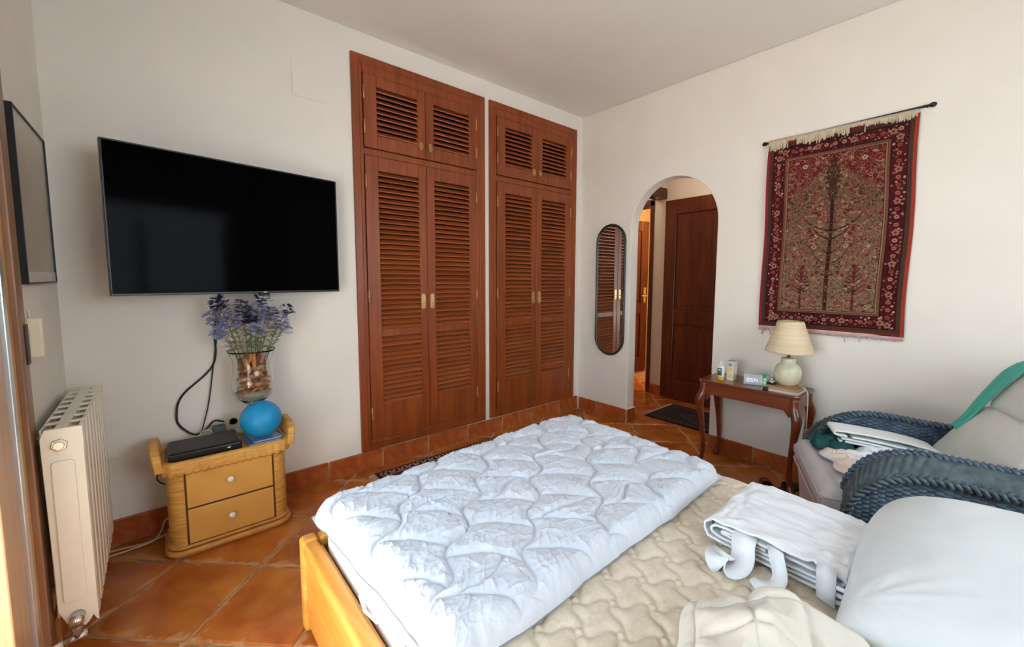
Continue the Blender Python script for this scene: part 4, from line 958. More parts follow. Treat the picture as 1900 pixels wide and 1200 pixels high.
# toothbrush-like white tube leaning by the carton
b3 = thing('applicator_tube', 'thin white tube standing between the lotion bottle and the carton', 'tube', (2.775, 1.205, TZ))
part('tube_body', MB().lathe([(0.007, TZ), (0.007, TZ+0.095), (0.004, TZ+0.10), (0.004, TZ+0.118), (0.002, TZ+0.12)], (2.775, 1.208, 0), 14), WPLAS, b3)
part('tube_band', MB().lathe([(0.0074, TZ+0.03), (0.0074, TZ+0.075)], (2.775, 1.208, 0), 14), GPLAS, b3)
# small bottle with green cap
b4 = thing('spray_bottle', 'small clear bottle with bright green cap in front of the clock', 'bottle', (2.735, 0.925, TZ))
part('bottle_body', MB().lathe([(0.0105, TZ), (0.012, TZ+0.003), (0.012, TZ+0.060), (0.009, TZ+0.066)], (2.735, 0.925, 0), 20), mat('pale_green_plastic', (186, 212, 196), 0.3, rgb2=(150, 190, 160), scale=30), b4)
part('label', MB().lathe([(0.0124, TZ+0.022), (0.0124, TZ+0.052)], (2.735, 0.925, 0), 20, caps=False), mat('leaf_green_label', (112, 176, 106), 0.5, rgb2=(200, 220, 205), scale=50), b4)
part('cap', MB().lathe([(0.009, TZ+0.066), (0.0105, TZ+0.067), (0.0105, TZ+0.086), (0.008, TZ+0.088)], (2.735, 0.925, 0), 20), mat('emerald_cap', (10, 148, 96), 0.35), b4)
# black compact and chrome bell
tag(part('black_puck', MB().lathe([(0.014, 0), (0.0165, 0.004), (0.0165, 0.014), (0.012, 0.019), (0.003, 0.020)], (2.700, 0.905, TZ), 20), BPLAS), 'small round black gadget on the table edge before the green-capped bottle', 'gadget')
bb = thing('desk_bell', 'small dark metal bell with chrome highlight left of the lamp', 'bell', (2.79, 0.905, TZ+0.025))
part('bell_base', MB().lathe([(0.030, 0.0), (0.031, 0.004), (0.028, 0.008), (0.004, 0.009)], (2.79, 0.905, TZ+0.0246), 24), BPLAS, bb)
part('bell_dome', MB().lathe([(0.021, 0.009), (0.019, 0.016), (0.011, 0.025), (0.005, 0.030), (0.004, 0.038), (0.008, 0.043), (0.008, 0.050), (0.003, 0.056)], (2.79, 0.905, TZ+0.0246), 24), CHROME, bb)
# lamp cable with in-line switch
cc = cable('cream lamp cable hanging over the right end of the side table to the floor', [(2.84, 0.77, TZ+0.03), (2.80, 0.735, TZ+0.03), (2.775, 0.708, TZ+0.014), (2.765, 0.700, TZ-0.05), (2.768, 0.700, 0.42), (2.785, 0.702, 0.36), (2.80, 0.705, 0.25), (2.80, 0.71, 0.14), (2.78, 0.70, 0.06), (2.74, 0.66, 0.012), (2.68, 0.60, 0.008), (2.60, 0.57, 0.008)], 0.0036, WC)
part('inline_switch', MB().box(2.778, 2.796, 0.692, 0.712, 0.33, 0.385), mat('tan_plastic', (170, 138, 104), 0.5), cc, bevel=0.005)
cable('grey-blue cable crossing behind the right table leg', [(2.986, 0.93, TZ-0.04), (2.987, 0.90, 0.47), (2.987, 0.86, 0.40), (2.987, 0.83, 0.35), (2.987, 0.80, 0.25)], 0.003, GC)
# slippers under the table
for k, (x, y, a, lb, m1) in enumerate(((2.665, 0.855, 0.5, 'brown leather slipper on the floor at the table leg, nearer the arch', mat('brown_leather', (88, 44, 40), 0.4, rgb2=(108, 60, 54), scale=20)), (2.735, 0.775, -0.4, 'dark grey slipper on the floor under the right end of the table', mat('charcoal_leather', (52, 44, 42), 0.5, rgb2=(84, 74, 68), scale=20)))):
    s1 = thing('slipper', lb, 'slipper', (x, y, 0), a, local=True)
    so_ = [(-0.10, 0), (-0.085, 0.030), (-0.03, 0.032), (0.04, 0.042), (0.09, 0.036), (0.115, 0), (0.09, -0.036), (0.04, -0.040), (-0.03, -0.028), (-0.085, -0.030)]
    part('sole', MB().prism([(p[0]*0.8, p[1]*0.8) for p in so_], 0, 0.014), mat('dark_sole', (40, 34, 34), 0.7), s1, bevel=0.004)
    up = MB().gridfn(lambda u, v: (0.002+0.082*u, 0.034*math.cos(PI*v)*(1-0.25*u**2), 0.014+(0.036-0.014*u)*math.sin(PI*v)**0.8), 12, 16)
    part('upper', up, m1, s1, sol=0.004)

# ------------------------------------------------------------------ pill mirror on the arch wall
mr = thing('oval_mirror', 'tall pill-shaped wall mirror with thin dark green frame', 'mirror', (XR, 2.30, 0.58))
mc, hw_, z0, z1 = 2.302, 0.150, 0.580, 1.718
path = [(mc+hw_*math.cos(a), z1-hw_+hw_*math.sin(a)) for a in np.linspace(0, PI, 24)]+[(mc-hw_*math.cos(a), z0+hw_-hw_*math.sin(a)) for a in np.linspace(0, PI, 24)]
part('frame', MB().tube([(XR-0.013, y, z) for y, z in path], 0.0105, 8, closed=True), MFRAME, mr)
gm = MB(); n_ = len(path); gm.add([(XR-0.012, y, z) for y, z in path]+[(XR-0.002, y, z) for y, z in path], [tuple(range(n_)), tuple(range(n_, 2*n_))]+[(i, (i+1) % n_, n_+(i+1) % n_, n_+i) for i in range(n_)])
part('mirror_glass', gm, MIRROR, mr)

# ------------------------------------------------------------------ wall rug with woven pattern
nx_, ny_ = 430, 690
C = lambda *c: np.array(lin(c))
img = np.zeros((ny_, nx_, 3)); gx, gy = np.meshgrid(np.linspace(0, 1, nx_), np.linspace(0, 1, ny_))   # gx 0 = left in the photo, gy 0 = bottom
RWd, RHt = 0.715, 1.175
PX, PY = gx*RWd, gy*RHt
def put(mask, col, a=1.0): img[mask] = img[mask]*(1-a)+col*a
put(gx >= -1, C(84, 26, 28))
put((fbm(PX*60, PY*60, 2) > 0.55), C(70, 20, 24))
def disk(x, y, r, col, sy=1.0, a=1.0): put(((PX-x)**2+((PY-y)/sy)**2) < r*r, col, a)
def seg(x0, y0, x1, y1, w, col):
    dx, dy = x1-x0, y1-y0; L = dx*dx+dy*dy+1e-9; t = np.clip(((PX-x0)*dx+(PY-y0)*dy)/L, 0, 1)
    put((PX-x0-t*dx)**2+(PY-y0-t*dy)**2 < (w/2)**2, col)
def flower(x, y, r, col, core, n=6):
    for k in range(n):
        a = 2*PI*k/n+0.4; disk(x+r*0.62*math.cos(a), y+r*0.62*math.sin(a), r*0.40, col)
    disk(x, y, r*0.33, core)
B0 = 0.125                                                       # width of the whole border
fx0, fx1, fy0, fy1 = B0, RWd-B0, B0*0.98, RHt-B0*1.0
inF = (PX > fx0) & (PX < fx1) & (PY > fy0) & (PY < fy1)
fldc = np.clip((PY-fy0)/(fy1-fy0), 0, 1)
base_col = (1-fldc)[..., None]*C(150, 126, 100)+fldc[..., None]*C(104, 74, 50)
img[inF] = base_col[inF]
# red spandrels at the top, mirrored scroll work
mx = np.abs(PX-RWd/2)
arch_ = (PY > 0.80+0.20*(1-(mx/0.24)**1.1)) & inF
img[arch_] = C(116, 28, 34)
def scroll(mask, s, th, col, seed, p=1.0):
    n = np.abs(vnoise(mx*s+3*vnoise(mx*s*0.5, PY*s*0.5, seed+2), PY*s+3*vnoise(mx*s*0.5+7, PY*s*0.5, seed+3), seed)-0.5)
    put(mask & (n < th), col)
scroll(inF, 62, 0.045, C(90, 44, 30), 5); scroll(inF, 88, 0.045, C(176, 146, 112), 9); scroll(inF & ~arch_, 105, 0.05, C(64, 38, 26), 13); scroll(inF & ~arch_, 70, 0.03, C(146, 58, 52), 17)
scroll(arch_, 50, 0.05, C(150, 104, 82), 21)
rt = random.Random(9)
for k in range(150):
    y = rt.uniform(fy0+0.015, fy1-0.02); x = rt.uniform(0.02, 0.225); r = rt.uniform(0.004, 0.0105)
    cc_ = rt.choice([C(150, 46, 48), C(176, 92, 84), C(196, 160, 134), C(112, 26, 34), C(180, 110, 92), C(202, 176, 150)])
    for sg in (-1, 1):
        if k % 3 == 0: flower(RWd/2+sg*x, y, r*1.35, cc_, C(92, 24, 28), 5)
        else: disk(RWd/2+sg*x, y, r*0.75, cc_); disk(RWd/2+sg*x, y, r*0.32, C(90, 30, 28))
# central cypress and trees
TR = C(56, 26, 20); TR2 = C(84, 42, 26)
seg(RWd/2, fy0+0.01, RWd/2, 0.82, 0.016, TR); seg(RWd/2-0.001, fy0+0.01, RWd/2, 0.50, 0.022, TR2); seg(RWd/2, fy0+0.01, RWd/2, 0.50, 0.008, TR)
for k in range(26):
    y = 0.78+0.27*k/26; w = 0.045*math.sin(PI*min(1, (k+2)/27))**0.8+0.004
    put((mx < w*0.8*(0.8+0.2*math.sin(k*2.1))) & (np.abs(PY-y) < 0.0065), C(60, 34, 24), 0.75)
for y0, dx, dy, w in ((0.33, 0.06, 0.05, 0.006), (0.40, 0.09, 0.10, 0.006), (0.47, 0.055, 0.04, 0.006), (0.55, 0.10, 0.10, 0.009), (0.60, 0.14, 0.09, 0.010), (0.22, 0.04, 0.03, 0.005)):
    for sg in (-1, 1):
        for q in range(8):
            a0, a1 = q/8, (q+1)/8
            seg(RWd/2+sg*dx*math.sin(a0*1.4), y0+dy*a0**1.4, RWd/2+sg*dx*math.sin(a1*1.4), y0+dy*a1**1.4, w*(1-0.6*a0), TR)
for tx in (0.13, ):
    for sg in (-1, 1):
        cx0 = RWd/2+sg*tx; seg(cx0, fy0+0.01, cx0, 0.27, 0.010, TR2); seg(cx0, 0.30, cx0, 0.38, 0.012, C(128, 26, 34))
        for q in range(7):
            y = 0.22+0.024*q
            for s2 in (-1, 1): seg(cx0, y, cx0+s2*0.05*(1-q/10), y+0.035, 0.005, TR if q % 2 else C(128, 34, 38))
f2 = inF & ~arch_
for s_, th_, cl_, sd_ in ((58, 0.035, C(158, 126, 96), 61), (80, 0.03, C(92, 46, 34), 63), (50, 0.03, C(150, 62, 56), 65)):
    n_z = np.abs(vnoise(mx*s_+3*vnoise(mx*s_*0.5, PY*s_*0.5, sd_+2), PY*s_+3*vnoise(mx*s_*0.5+7, PY*s_*0.5, sd_+3), sd_)-0.5)
    put(f2 & (n_z < th_), cl_, 0.8)
# main border: flowers on dark maroon, guard stripes
inB = ~inF
scroll(inB, 75, 0.04, C(118, 40, 44), 31)
def border_flowers(line, n):
    for k in range(n):
        x, y = line(k/(n-1)); r = 0.0175 if k % 4 == 0 else 0.0115
        flower(x, y, r, rt.choice([C(186, 104, 88), C(196, 140, 116), C(164, 70, 70)]) if k % 4 else C(170, 120, 96), C(116, 34, 38), 6 if k % 2 else 5)
        for q in range(4): a = rt.uniform(0, 6.28); disk(x+0.026*math.cos(a), y+0.026*math.sin(a), rt.uniform(0.003, 0.006), rt.choice([C(206, 158, 140), C(190, 92, 86), C(150, 120, 84)]))
bm_ = 0.070
border_flowers(lambda t: (bm_, 0.06+t*(RHt-0.12)), 26); border_flowers(lambda t: (RWd-bm_, 0.06+t*(RHt-0.12)), 26)
border_flowers(lambda t: (0.10+t*(RWd-0.20), bm_), 13); border_flowers(lambda t: (0.10+t*(RWd-0.20), RHt-bm_), 13)
ed = np.minimum(np.minimum(PX, RWd-PX), np.minimum(PY, RHt-PY))
for a_, b_, cl in ((0.000, 0.014, C(150, 40, 40)), (0.014, 0.034, C(98, 70, 56)), (0.034, 0.038, C(44, 18, 20)), (0.102, 0.105, C(44, 18, 20)), (0.105, 0.120, C(112, 62, 50)), (0.120, 0.1235, C(172, 136, 96)), (0.1235, 0.127, C(60, 26, 22))):
    mk = (ed >= a_) & (ed < b_); put(mk, cl)
dots = (np.sin(PX*2*PI/0.012)*np.sin(PY*2*PI/0.012) > 0.25)
put(dots & (ed > 0.017) & (ed < 0.032), C(60, 34, 32)); put(dots & (ed > 0.107) & (ed < 0.118), C(170, 116, 90))
put((gx > 1-0.016/RWd), C(180, 70, 52)); put((gx < 0.014/RWd), C(164, 44, 62))
img *= 0.72
img *= (0.86+0.28*fbm(PX*240, PY*60, 77, 2))[..., None]
rugmat = mat('wool_weave', (120, 50, 45), 0.95, attr='weave', bump=0.0015, bscale=420, spec=0.1, sheen=0.1)
tap = thing('wall_rug', 'dark red oriental prayer rug with tree of life hanging on the right wall', 'rug', (XR, 0.70, 0.93))
# plan: y from 1.055 (left) to 0.340 (right) ; z bottom 0.935..top 2.11
yL, yR = 1.058, 0.340
yy = yL+(yR-yL)*gx; zz = 0.945+(2.112-0.945)*gy; yy = yy-0.006*(1-gy)*(gx-0.5)*2+0.004*np.sin(gy*9)
xx = XR-0.016+0.004*np.sin(gy*7+gx*4)+0.003*(fbm(PX*9, PY*5, 3)-0.5)
gridobj('woven_field', np.stack([xx, yy, zz], -1), rugmat, tap, colors=img, sol=0)
gridobj('backing', np.stack([xx+0.006, yy, zz], -1)[::15, ::15], mat('rug_back', (96, 50, 44), 0.9), tap)
FR = mat('cream_wool_fringe', (214, 196, 168), 0.9, rgb2=(196, 176, 146), scale=40, bump=0.001)
FRP = mat('pale_pink_fringe', (218, 190, 180), 0.9, rgb2=(204, 176, 164), scale=40)
fm = MB(); rf = random.Random(2)
for k in range(150):
    y = yL-0.006-(yL-yR-0.02)*k/149; 
    if 22 < k < 33 or 88 < k < 104: L = rf.uniform(0.004, 0.012)
    else: L = rf.uniform(0.030, 0.050)+0.010*math.sin(k*0.15)
    if k > 104: L *= 0.62
    w = 0.0030; dy = rf.uniform(-0.003, 0.003)
    fm.tube([(XR-0.024, y, 2.132), (XR-0.031, y+dy*0.3, 2.120), (XR-0.026, y+dy, 2.116-L)], w, 4, flat=0.5)
part('top_fringe', fm, FR, tap, kind='stuff')
fm = MB()
for k in range(190):
    y = yL+0.004-(yL-yR+0.008)*k/189; L = rf.uniform(0.016, 0.026)+(0.03 if rf.random() < 0.04 else 0)
    fm.tube([(XR-0.016, y, 0.95), (XR-0.015, y+rf.uniform(-0.002, 0.002), 0.944-L)], 0.0024, 4, flat=0.6)
part('bottom_fringe', fm, FRP, tap, kind='stuff')
rd = thing('curtain_rod', 'thin black iron rod holding the wall rug', 'rod', (XR, 0.69, 2.125))
part('rod', MB().tube([(XR-0.018, 1.075, 2.122), (XR-0.018, 0.305, 2.138)], 0.006, 10), mat('black_iron', (20, 20, 22), 0.5), rd)
for y, z in ((1.083, 2.122), (0.297, 2.138)): part('finial', MB().sphere((XR-0.018, y, z), 0.0125, 16, (1, 1.25, 1)), mat('black_iron', (20, 20, 22), 0.5), rd)
for y, z in ((1.066, 2.122), (0.320, 2.138)): part('rod_bracket', MB().tube([(XR, y, z), (XR-0.018, y, z)], 0.005, 8), mat('black_iron', (20, 20, 22), 0.5), rd)
tag(part('wall_nail', MB().tube([(XR, -0.072, 0.866), (XR-0.014, -0.072, 0.868)], 0.003, 6).sphere((XR-0.014, -0.072, 0.868), 0.005, 8), GPLAS), 'bare grey nail in the wall above the armchair back', 'nail')

# ------------------------------------------------------------------ floor rugs
def floor_rug(name, label, x0, x1, y0, y1, seed, dark, mid, light, border):
    n1, n2 = int((x1-x0)/0.004), int((y1-y0)/0.004); a, b = np.meshgrid(np.linspace(x0, x1, n1), np.linspace(y0, y1, n2))
    e = np.minimum(np.minimum(a-x0, x1-a), np.minimum(b-y0, y1-b)); im = np.zeros(a.shape+(3,)); im[:] = C(*dark)
    n = np.abs(vnoise(a*40, b*40, seed)-0.5); im[n < 0.05] = C(*mid)
    k = (e > 0.012) & (e < 0.068); im[k] = C(*[int(q*0.7) for q in dark])
    s = np.where(np.minimum(a-x0, x1-a) < np.minimum(b-y0, y1-b), b, a); ph = (s/0.055) % 1; q = (e-0.012)/0.056
    hook = k & (((np.abs(ph-0.2) < 0.09) & (q > 0.2) & (q < 0.8)) | ((np.abs(q-0.75) < 0.1) & (ph > 0.2) & (ph < 0.65)) | ((np.abs(ph-0.62) < 0.07) & (q > 0.4) & (q < 0.8)) | ((np.abs(q-0.25) < 0.09) & (ph > 0.62) & (ph < 0.95)))
    im[hook] = C(*light); im[(e > 0.070) & (e < 0.078)] = C(*light)
    cx0, cy0 = (x0+x1)/2, (y0+y1)/2; dm = np.abs(a-cx0)/(x1-x0)*2+np.abs(b-cy0)/(y1-y0)*2
    im[(np.abs(dm-0.55) < 0.04) | (np.abs(dm-0.35) < 0.02)] = C(*light)
    z = 0.009+0.001*(fbm(a*8, b*8, seed)-0.5); z[e < 0.001] = 0.001
    o = thing(name, label, 'rug', ((x0+x1)/2, (y0+y1)/2, 0)); gridobj('woven_field', np.stack([a, b, z], -1), rugmat, o, colors=im)
    f = MB(); r_ = random.Random(seed)
    for x, sg in ((x0, -1), (x1, 1)):
        if border == 'y': continue
        k = 0
        while y0+0.006*k < y1:
            y = y0+0.006*k; f.tube([(x, y, 0.007), (x+sg*0.02, y+r_.uniform(-0.003, 0.003), 0.005), (x+sg*r_.uniform(0.03, 0.045), y+r_.uniform(-0.008, 0.008), 0.003)], 0.0018, 3); k += 1
    if border == 'y':
        k = 0
        while x0+0.006*k < x1:
            x = x0+0.006*k; f.tube([(x, y1, 0.007), (x+r_.uniform(-0.004, 0.004), y1+0.03, 0.004)], 0.0018, 3); k += 1
    part('fringe', f, FR, o, kind='stuff'); return o
floor_rug('runner_rug', 'dark red runner rug with hooked cream border between bed and wardrobes', 0.965, 2.45, 1.95, 2.572, 4, (84, 24, 24), (50, 18, 20), (204, 160, 140), 'x')
floor_rug('hall_rug', 'dark rug with fringed edge on the hall floor beyond the arch', 3.29, 3.80, 1.20, 2.11, 6, (30, 12, 11), (22, 9, 9), (84, 56, 42), 'y')

# ------------------------------------------------------------------ wicker armchair
CHX, CHY = 2.215, 0.515
F_ = np.array([-0.421, 0.907, 0.0]); F_ /= np.linalg.norm(F_); S_v = np.array([F_[1], -F_[0], 0.0]); S_v = np.array([0.907, 0.421, 0.0]); S_v /= np.linalg.norm(S_v)
rotc = math.atan2(S_v[1], S_v[0])
ch = thing('wicker_armchair', 'slate blue wicker armchair with rolled braided arms and pale cushions by the right wall', 'armchair', (CHX, CHY, 0), rotc, local=True)
# local frame: x = toward wall (s), y = forward (f)
inner = spline([(0, -0.045, 0.02), (0, -0.038, 0.20), (0, -0.036, 0.33), (0, -0.045, 0.42), (0, -0.070, 0.495), (0, -0.115, 0.553), (0, -0.175, 0.588), (0, -0.255, 0.604), (0, -0.36, 0.600), (0, -0.48, 0.588), (0, -0.60, 0.583), (0, -0.70, 0.605), (0, -0.78, 0.66)], 8)
def armpt(p, k, side):
    """k 0 inner edge, 1 outer edge of the rolled arm band"""
    s = 0.255+0.11*k; up = p.z
    drop = 0.048*k*min(1, max(0, (up-0.30)/0.25)); fo = 0.024*k
    return Vector((side*s, p.y+fo*0.6, p.z-drop+0.014*math.sin(PI*k)))
def braid(mb, path, R, r, pitch=0.038, n=6, up=Vector((0, 0, 1))):
    L = [0]; 
    for i in range(1, len(path)): L.append(L[-1]+(path[i]-path[i-1]).length)
    tot = L[-1]; m_ = int(tot/pitch*9); P = []
    for k in range(m_+1):
        s = tot*k/m_; j = min(max(1, int(np.searchsorted(L, s))), len(L)-1); t = (s-L[j-1])/max(1e-9, L[j]-L[j-1]); p = path[j-1].lerp(path[j], t); tg = (path[j]-path[j-1]).normalized(); P.append((p, tg, s))
    for st in range(3):
        q = []
        for p, tg, s in P:
            u = tg.cross(Vector((1, 0, 0))); u.normalize(); w = tg.cross(u); a = 2*PI*(s/pitch/1.5+st/3)
            q.append(p+w*(R*math.sin(a))+u*(R*0.55*math.sin(2*a)))
        mb.tube(q, r, n)
def weave(fn, nu, nv, amp, pu, pv, su, sv):
    """basket weave relief on a surface fn(u,v)->(pos, normal)"""
    pass
def panel(name, side, s, outer, mt_, res):
    """woven side panel below the arm band"""
    nf, nz = res; nrm = 1 if outer else -1
    ys = np.array([p.y for p in inner]); zs = np.array([p.z for p in inner])
    # front edge as function of z and top edge as function of y
    fcut = 48
    f = np.linspace(-0.80, -0.036, nf); V = np.linspace(0, 1, nz)
    top = np.interp(-f, -ys[8*2:], zs[8*2:]); top = np.where(f > -0.045, np.minimum(top, 0.42), top)
    if outer: top = top-0.05
    top = np.maximum(top-0.005, 0.30)
    Fm, Vm = np.meshgrid(f, V); Zm = 0.03+Vm*(top[None, :]-0.03)
    relief = 0.0028*np.sin(2*PI*Zm/0.0165)*np.sign(np.sin(2*PI*Fm/0.046))*np.abs(np.sin(2*PI*Fm/0.046))**0.5+0.0016*np.abs(np.sin(2*PI*Fm/0.046))
    bow = 0.012*np.sin(PI*np.clip((Zm-0.03)/0.5, 0, 1))
    X_ = side*(s+nrm*(relief+bow*(1 if outer else 0)))
    return gridobj(name, np.stack([X_, Fm+(0.012 if outer else 0), Zm], -1), mt_, ch)
for side in (-1, 1):
    panel('woven_side', side, 0.345, True, BWICK, (330, 240)); panel('woven_side', side, 0.262, False, BWICK, (330, 240))
    # arm band with slanted cane ribs
    n1 = 420; k1 = 18; idx = np.linspace(0, len(inner)-1.001, n1); P = np.zeros((k1, n1, 3))
    for j, q in enumerate(idx):
        a, b = inner[int(q)], inner[int(q)+1]; p = a.lerp(b, q-int(q)); tg = (b-a).normalized(); nr = Vector((0, -tg.z, tg.y))
        if nr.z < 0 or (abs(nr.z) < 0.3 and nr.y < 0): nr = -nr
        for i in range(k1):
            k = i/(k1-1); v = armpt(p, k, side); rel = 0.0035*abs(math.sin(PI*(j/n1*34+k*1.6)))+0.0015*math.sin(2*PI*k*9)
            v = v+nr*rel; P[i, j] = v
    gridobj('arm_band', P, BWICK2, ch)
    mb = MB(); braid(mb, [armpt(p, 0, side) for p in inner], 0.0130, 0.0075, 0.042); part('braid', mb, BWICK, ch)
    mb = MB(); braid(mb, [armpt(p, 1, side)+Vector((side*0.004, 0, -0.004)) for p in inner], 0.0150, 0.0085, 0.046); part('braid', mb, BWICK2, ch)
    # front closure of the arm
    fr2 = MB().box(side*0.262 if side > 0 else -0.345, side*0.345 if side > 0 else -0.262, -0.075, -0.045, 0.02, 0.40); part('arm_front', fr2, BWICK, ch)
    part('foot', MB().lathe([(0.018, 0), (0.022, 0.03)], (side*0.31, -0.10, 0), 12), BWICK, ch); part('foot', MB().lathe([(0.018, 0), (0.022, 0.03)], (side*0.31, -0.74, 0), 12), BWICK, ch)
part('seat_base', MB().box(-0.262, 0.262, -0.80, -0.03, 0.06, 0.30), BWICK, ch, bevel=0.006)
# back
bk_ = lambda z: -0.62-0.60*(z-0.30)
Pb = np.zeros((120, 160, 3))
for j, v in enumerate(np.linspace(0, 1, 120)):
    for i, u in enumerate(np.linspace(-1, 1, 160)):
        topz = 0.90-0.10*abs(u)**2.5; z = 0.05+v*(topz-0.05)
        Pb[j, i] = (0.335*u, bk_(max(z, 0.3))-0.035-0.02*(1-u*u)+0.0025*math.sin(z*350)*math.copysign(1, math.sin(u*0.335*140)), z)
gridobj('woven_back', Pb, BWICK, ch, sol=0.012)
mb = MB(); braid(mb, [Vector((0.335*u, bk_(0.90-0.10*abs(u)**2.5)-0.04, 0.90-0.10*abs(u)**2.5)) for u in np.linspace(-1, 1, 40)], 0.015, 0.008, 0.046); part('braid', mb, BWICK2, ch)
# seat cushion : T-shape reaching in front of the arms
def softbox(name, xs, ys, z0, z1, mtl, nu=60, nv=60, puffy=0.012, R=0.03, seed=0, xf=None, parent=None):
    X, Y, Z, pr_ = roundgrid(xs[0], xs[1], ys[0], ys[1], R, R, 0, nu, nv)
    cx, cy = (xs[0]+xs[1])/2, (ys[0]+ys[1])/2; hx, hy = (xs[1]-xs[0])/2, (ys[1]-ys[0])/2
    dome = np.clip(1-((X-cx)/hx)**2, 0, 1)*np.clip(1-((Y-cy)/hy)**2, 0, 1)
    wz = 0.003*(fbm(X*14, Y*14, seed)-0.5)
    T_ = np.stack([X, Y, z1-R+pr_*R+puffy*dome+wz*pr_], -1); Bt = np.stack([X, Y, z0+R-pr_*R-puffy*0.3*dome], -1)
    ringT = T_; 
    # stitch: side wall as loft of rim
    rim_i = [(0, i) for i in range(X.shape[1])]+[(j, -1) for j in range(X.shape[0])]+[(-1, i) for i in range(X.shape[1]-1, -1, -1)]+[(j, 0) for j in range(X.shape[0]-1, -1, -1)]
    a = np.array([T_[j, i] for j, i in rim_i]); b = np.array([Bt[j, i] for j, i in rim_i])
    Sd = np.stack([a, (a+b)/2, b]) 
    if xf is not None: T_, Bt, Sd = xf(T_), xf(Bt), xf(Sd)
    o = gridobj(name, T_, mtl, parent); gridobj('underside', Bt, mtl, o); gridobj('side_strip', Sd, mtl, o)
    return o
seat = softbox('seat_cushion', (-0.248, 0.248), (-0.56, 0.02), 0.302, 0.430, CUSH, 70, 80, 0.018, 0.022, 3, None, ch)
seat2 = softbox('cushion_nose', (-0.30, 0.295), (-0.060, 0.040), 0.312, 0.434, CUSH, 60, 30, 0.004, 0.045, 5, None, ch)
pipc = rrect(-0.300, 0.295, -0.058, 0.040, 0.03, 5)
part('piping', MB().tube([(x, y, 0.392) for x, y in pipc], 0.004, 6, closed=True).tube([(x, y, 0.328) for x, y in pipc], 0.004, 6, closed=True), SEAM, ch)
# skirt of the loose cover hanging in front
P = np.zeros((30, 70, 3))
for j, v in enumerate(np.linspace(0, 1, 30)):
    for i, u in enumerate(np.linspace(0, 1, 70)):
        P[j, i] = (-0.265+0.55*u, 0.022+0.008*math.sin(u*17)*v-0.02*v, 0.33-0.23*v-0.03*v*math.sin(u*3))
gridobj('cover_skirt', P, CUSH, ch, sol=0.004)
part('front_skirt_weave', MB().box(-0.262, 0.262, -0.032, -0.012, 0.03, 0.30), BWICK, ch)
# back cushions (leaning)
def lean(ang, oy, oz, ox=0):
    ca, sa = math.cos(ang), math.sin(ang)
    def f(P): 
        Q = P.copy(); Q[..., 1] = oy+P[..., 2]*ca*1.0-P[..., 1]*sa; Q[..., 2] = oz+P[..., 1]*ca+P[..., 2]*sa; Q[..., 0] = P[..., 0]+ox; return Q
    return f
softbox('back_cushion', (-0.245, 0.245), (0.0, 0.34), 0.0, 0.15, CUSHB, 60, 60, 0.03, 0.04, 7, lean(math.radians(37), -0.575, 0.360), ch)
softbox('back_cushion', (-0.24, 0.24), (0.0, 0.33), 0.0, 0.15, CUSHB, 60, 60, 0.035, 0.045, 8, lean(math.radians(37), -0.765, 0.615), ch)
# teal towel over the wall side of the back
def world_of(s, f, z): return (CHX+S_v[0]*s+F_[0]*f, CHY+S_v[1]*s+F_[1]*f, z)
tl = thing('teal_towel', 'teal green towel draped down the back cushion of the armchair', 'towel', world_of(0.17, -0.7, 0.58))
P = np.zeros((14, 60, 3)); sp = spline([(0.205, -0.575, 0.575), (0.205, -0.618, 0.632), (0.205, -0.655, 0.700), (0.205, -0.700, 0.775), (0.200, -0.745, 0.845), (0.19, -0.80, 0.89), (0.17, -0.87, 0.91)], 10)
for i in range(60):
    q = sp[min(i, len(sp)-1)]; wd = 0.026+0.024*min(1, i/36)
    for j in range(14):
        k = j/13-0.5; P[j, i] = world_of(q.x+k*wd*2, q.y+0.028+0.004*math.sin(j*0.9), q.z+0.030-0.04*k*k)
gridobj('towel_cloth', P, TEAL, tl, sol=0.006)
tag(part('teal_cloth_piece', MB().gridfn(lambda u, v: world_of(-0.13+0.16*u, -0.47+0.07*v, 0.463+0.012*math.sin(u*5)+0.01*v), 12, 8), TEAL, None, sol=0.012), 'folded teal cloth on the seat against the back cushion', 'cloth')
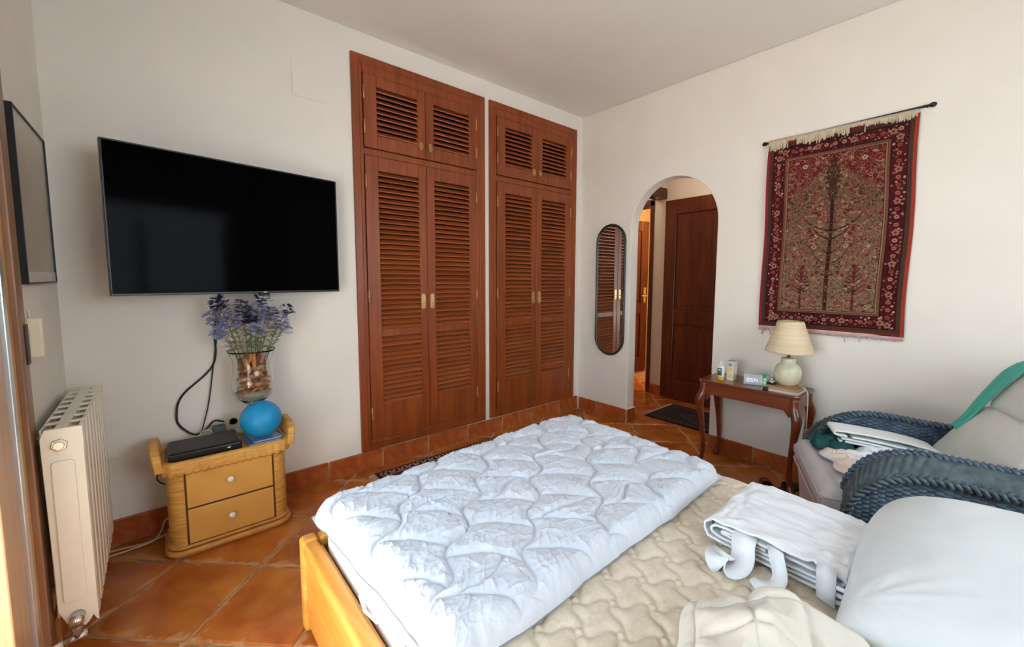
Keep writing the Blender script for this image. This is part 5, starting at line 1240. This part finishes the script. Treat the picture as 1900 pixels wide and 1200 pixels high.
# clothes on the seat
def w2(s, f): return (CHX+S_v[0]*s+F_[0]*f, CHY+S_v[1]*s+F_[1]*f)
zc = 0.452
ft = thing('folded_towel', 'white towel folded flat on the armchair seat along the far arm', 'towel', (*w2(0.12, -0.25), zc))
tp = [[(0.05, 0.046), (0.01, 0.050), (0.0, 0.058), (0.02, 0.067), (0.15, 0.061), (0.28, 0.047), (0.37, 0.027), (0.388, 0.013), (0.365, 0.005), (0.28, 0.022), (0.15, 0.038), (0.07, 0.044)],
      [(0.32, 0.026), (0.345, 0.022), (0.35, 0.014), (0.32, 0.018)],
      [(0.03, 0.034), (0.12, 0.026), (0.25, 0.010), (0.34, -0.004)], [(0.02, 0.022), (0.12, 0.014), (0.25, -0.003), (0.33, -0.012)]]
o0 = (*w2(0.09, -0.085), zc+0.030)
for k, Lr in enumerate(tp): ribbon('fold', [(a, b+0.0) for a, b in Lr], o0, tuple(-F_), tuple(S_v), 0.13, 0.0075, TOWEL, ft, nw=20, wr=0.0008, seed=k+30)
def blob(nm, label, mtl, s0, f0, rs, rf, h, seed, z0=zc, cat='clothing'):
    n = 70; t_ = np.linspace(0, 1, n); U, V = np.meshgrid(t_, t_); ang = U*2*PI; R = np.sqrt(V)
    e = 1+0.16*np.sin(ang*3+seed)+0.08*np.sin(ang*7+seed*2); s = s0+R*rs*e*np.cos(ang); f = f0+R*rf*e*np.sin(ang)
    z = z0+np.clip(1-R**3, 0, 1)**0.6*(h*(0.35+0.5*ridge(s*14, f*14, seed, 2, 2)+0.3*ridge(s*40, f*18, seed+3, 1, 3)))
    P = np.stack([CHX+S_v[0]*s+F_[0]*f, CHY+S_v[1]*s+F_[1]*f, z], -1)
    return tag(gridobj(nm, P, mtl, None), label, cat)
blob('green_garment', 'crumpled dark green garment tucked behind the folded white towel', DGREEN, 0.150, -0.10, 0.085, 0.085, 0.085, 3)
blob('blue_garment', 'small blue garment against the inner side of the far arm', BLUEC, 0.205, -0.060, 0.026, 0.045, 0.075, 5)
blob('white_garment', 'crumpled white shirt on the seat under the white towel', COVER, 0.02, -0.26, 0.13, 0.15, 0.055, 8)
blob('peach_garment', 'pale peach garment spread on the middle of the seat', PINK, -0.03, -0.15, 0.17, 0.13, 0.035, 12)
# ------------------------------------------------------------------ groups of like things
for o in scene.objects:
    if o.parent is None and 'category' in o:
        n = o.name.split('.')[0]
        g = {'built_in_wardrobe': 'built-in wardrobes', 'slipper': 'slippers under the side table', 'paperback_book': 'paperbacks under the blue ball', 'book': 'books under the table lamp'}.get(n)
        if g is None and n == 'cable':
            g = 'cables around the nightstand' if o['label'].find('nightstand') >= 0 or o['label'].find('set-top') >= 0 else 'cables at the side table'
        if g: o['group'] = g
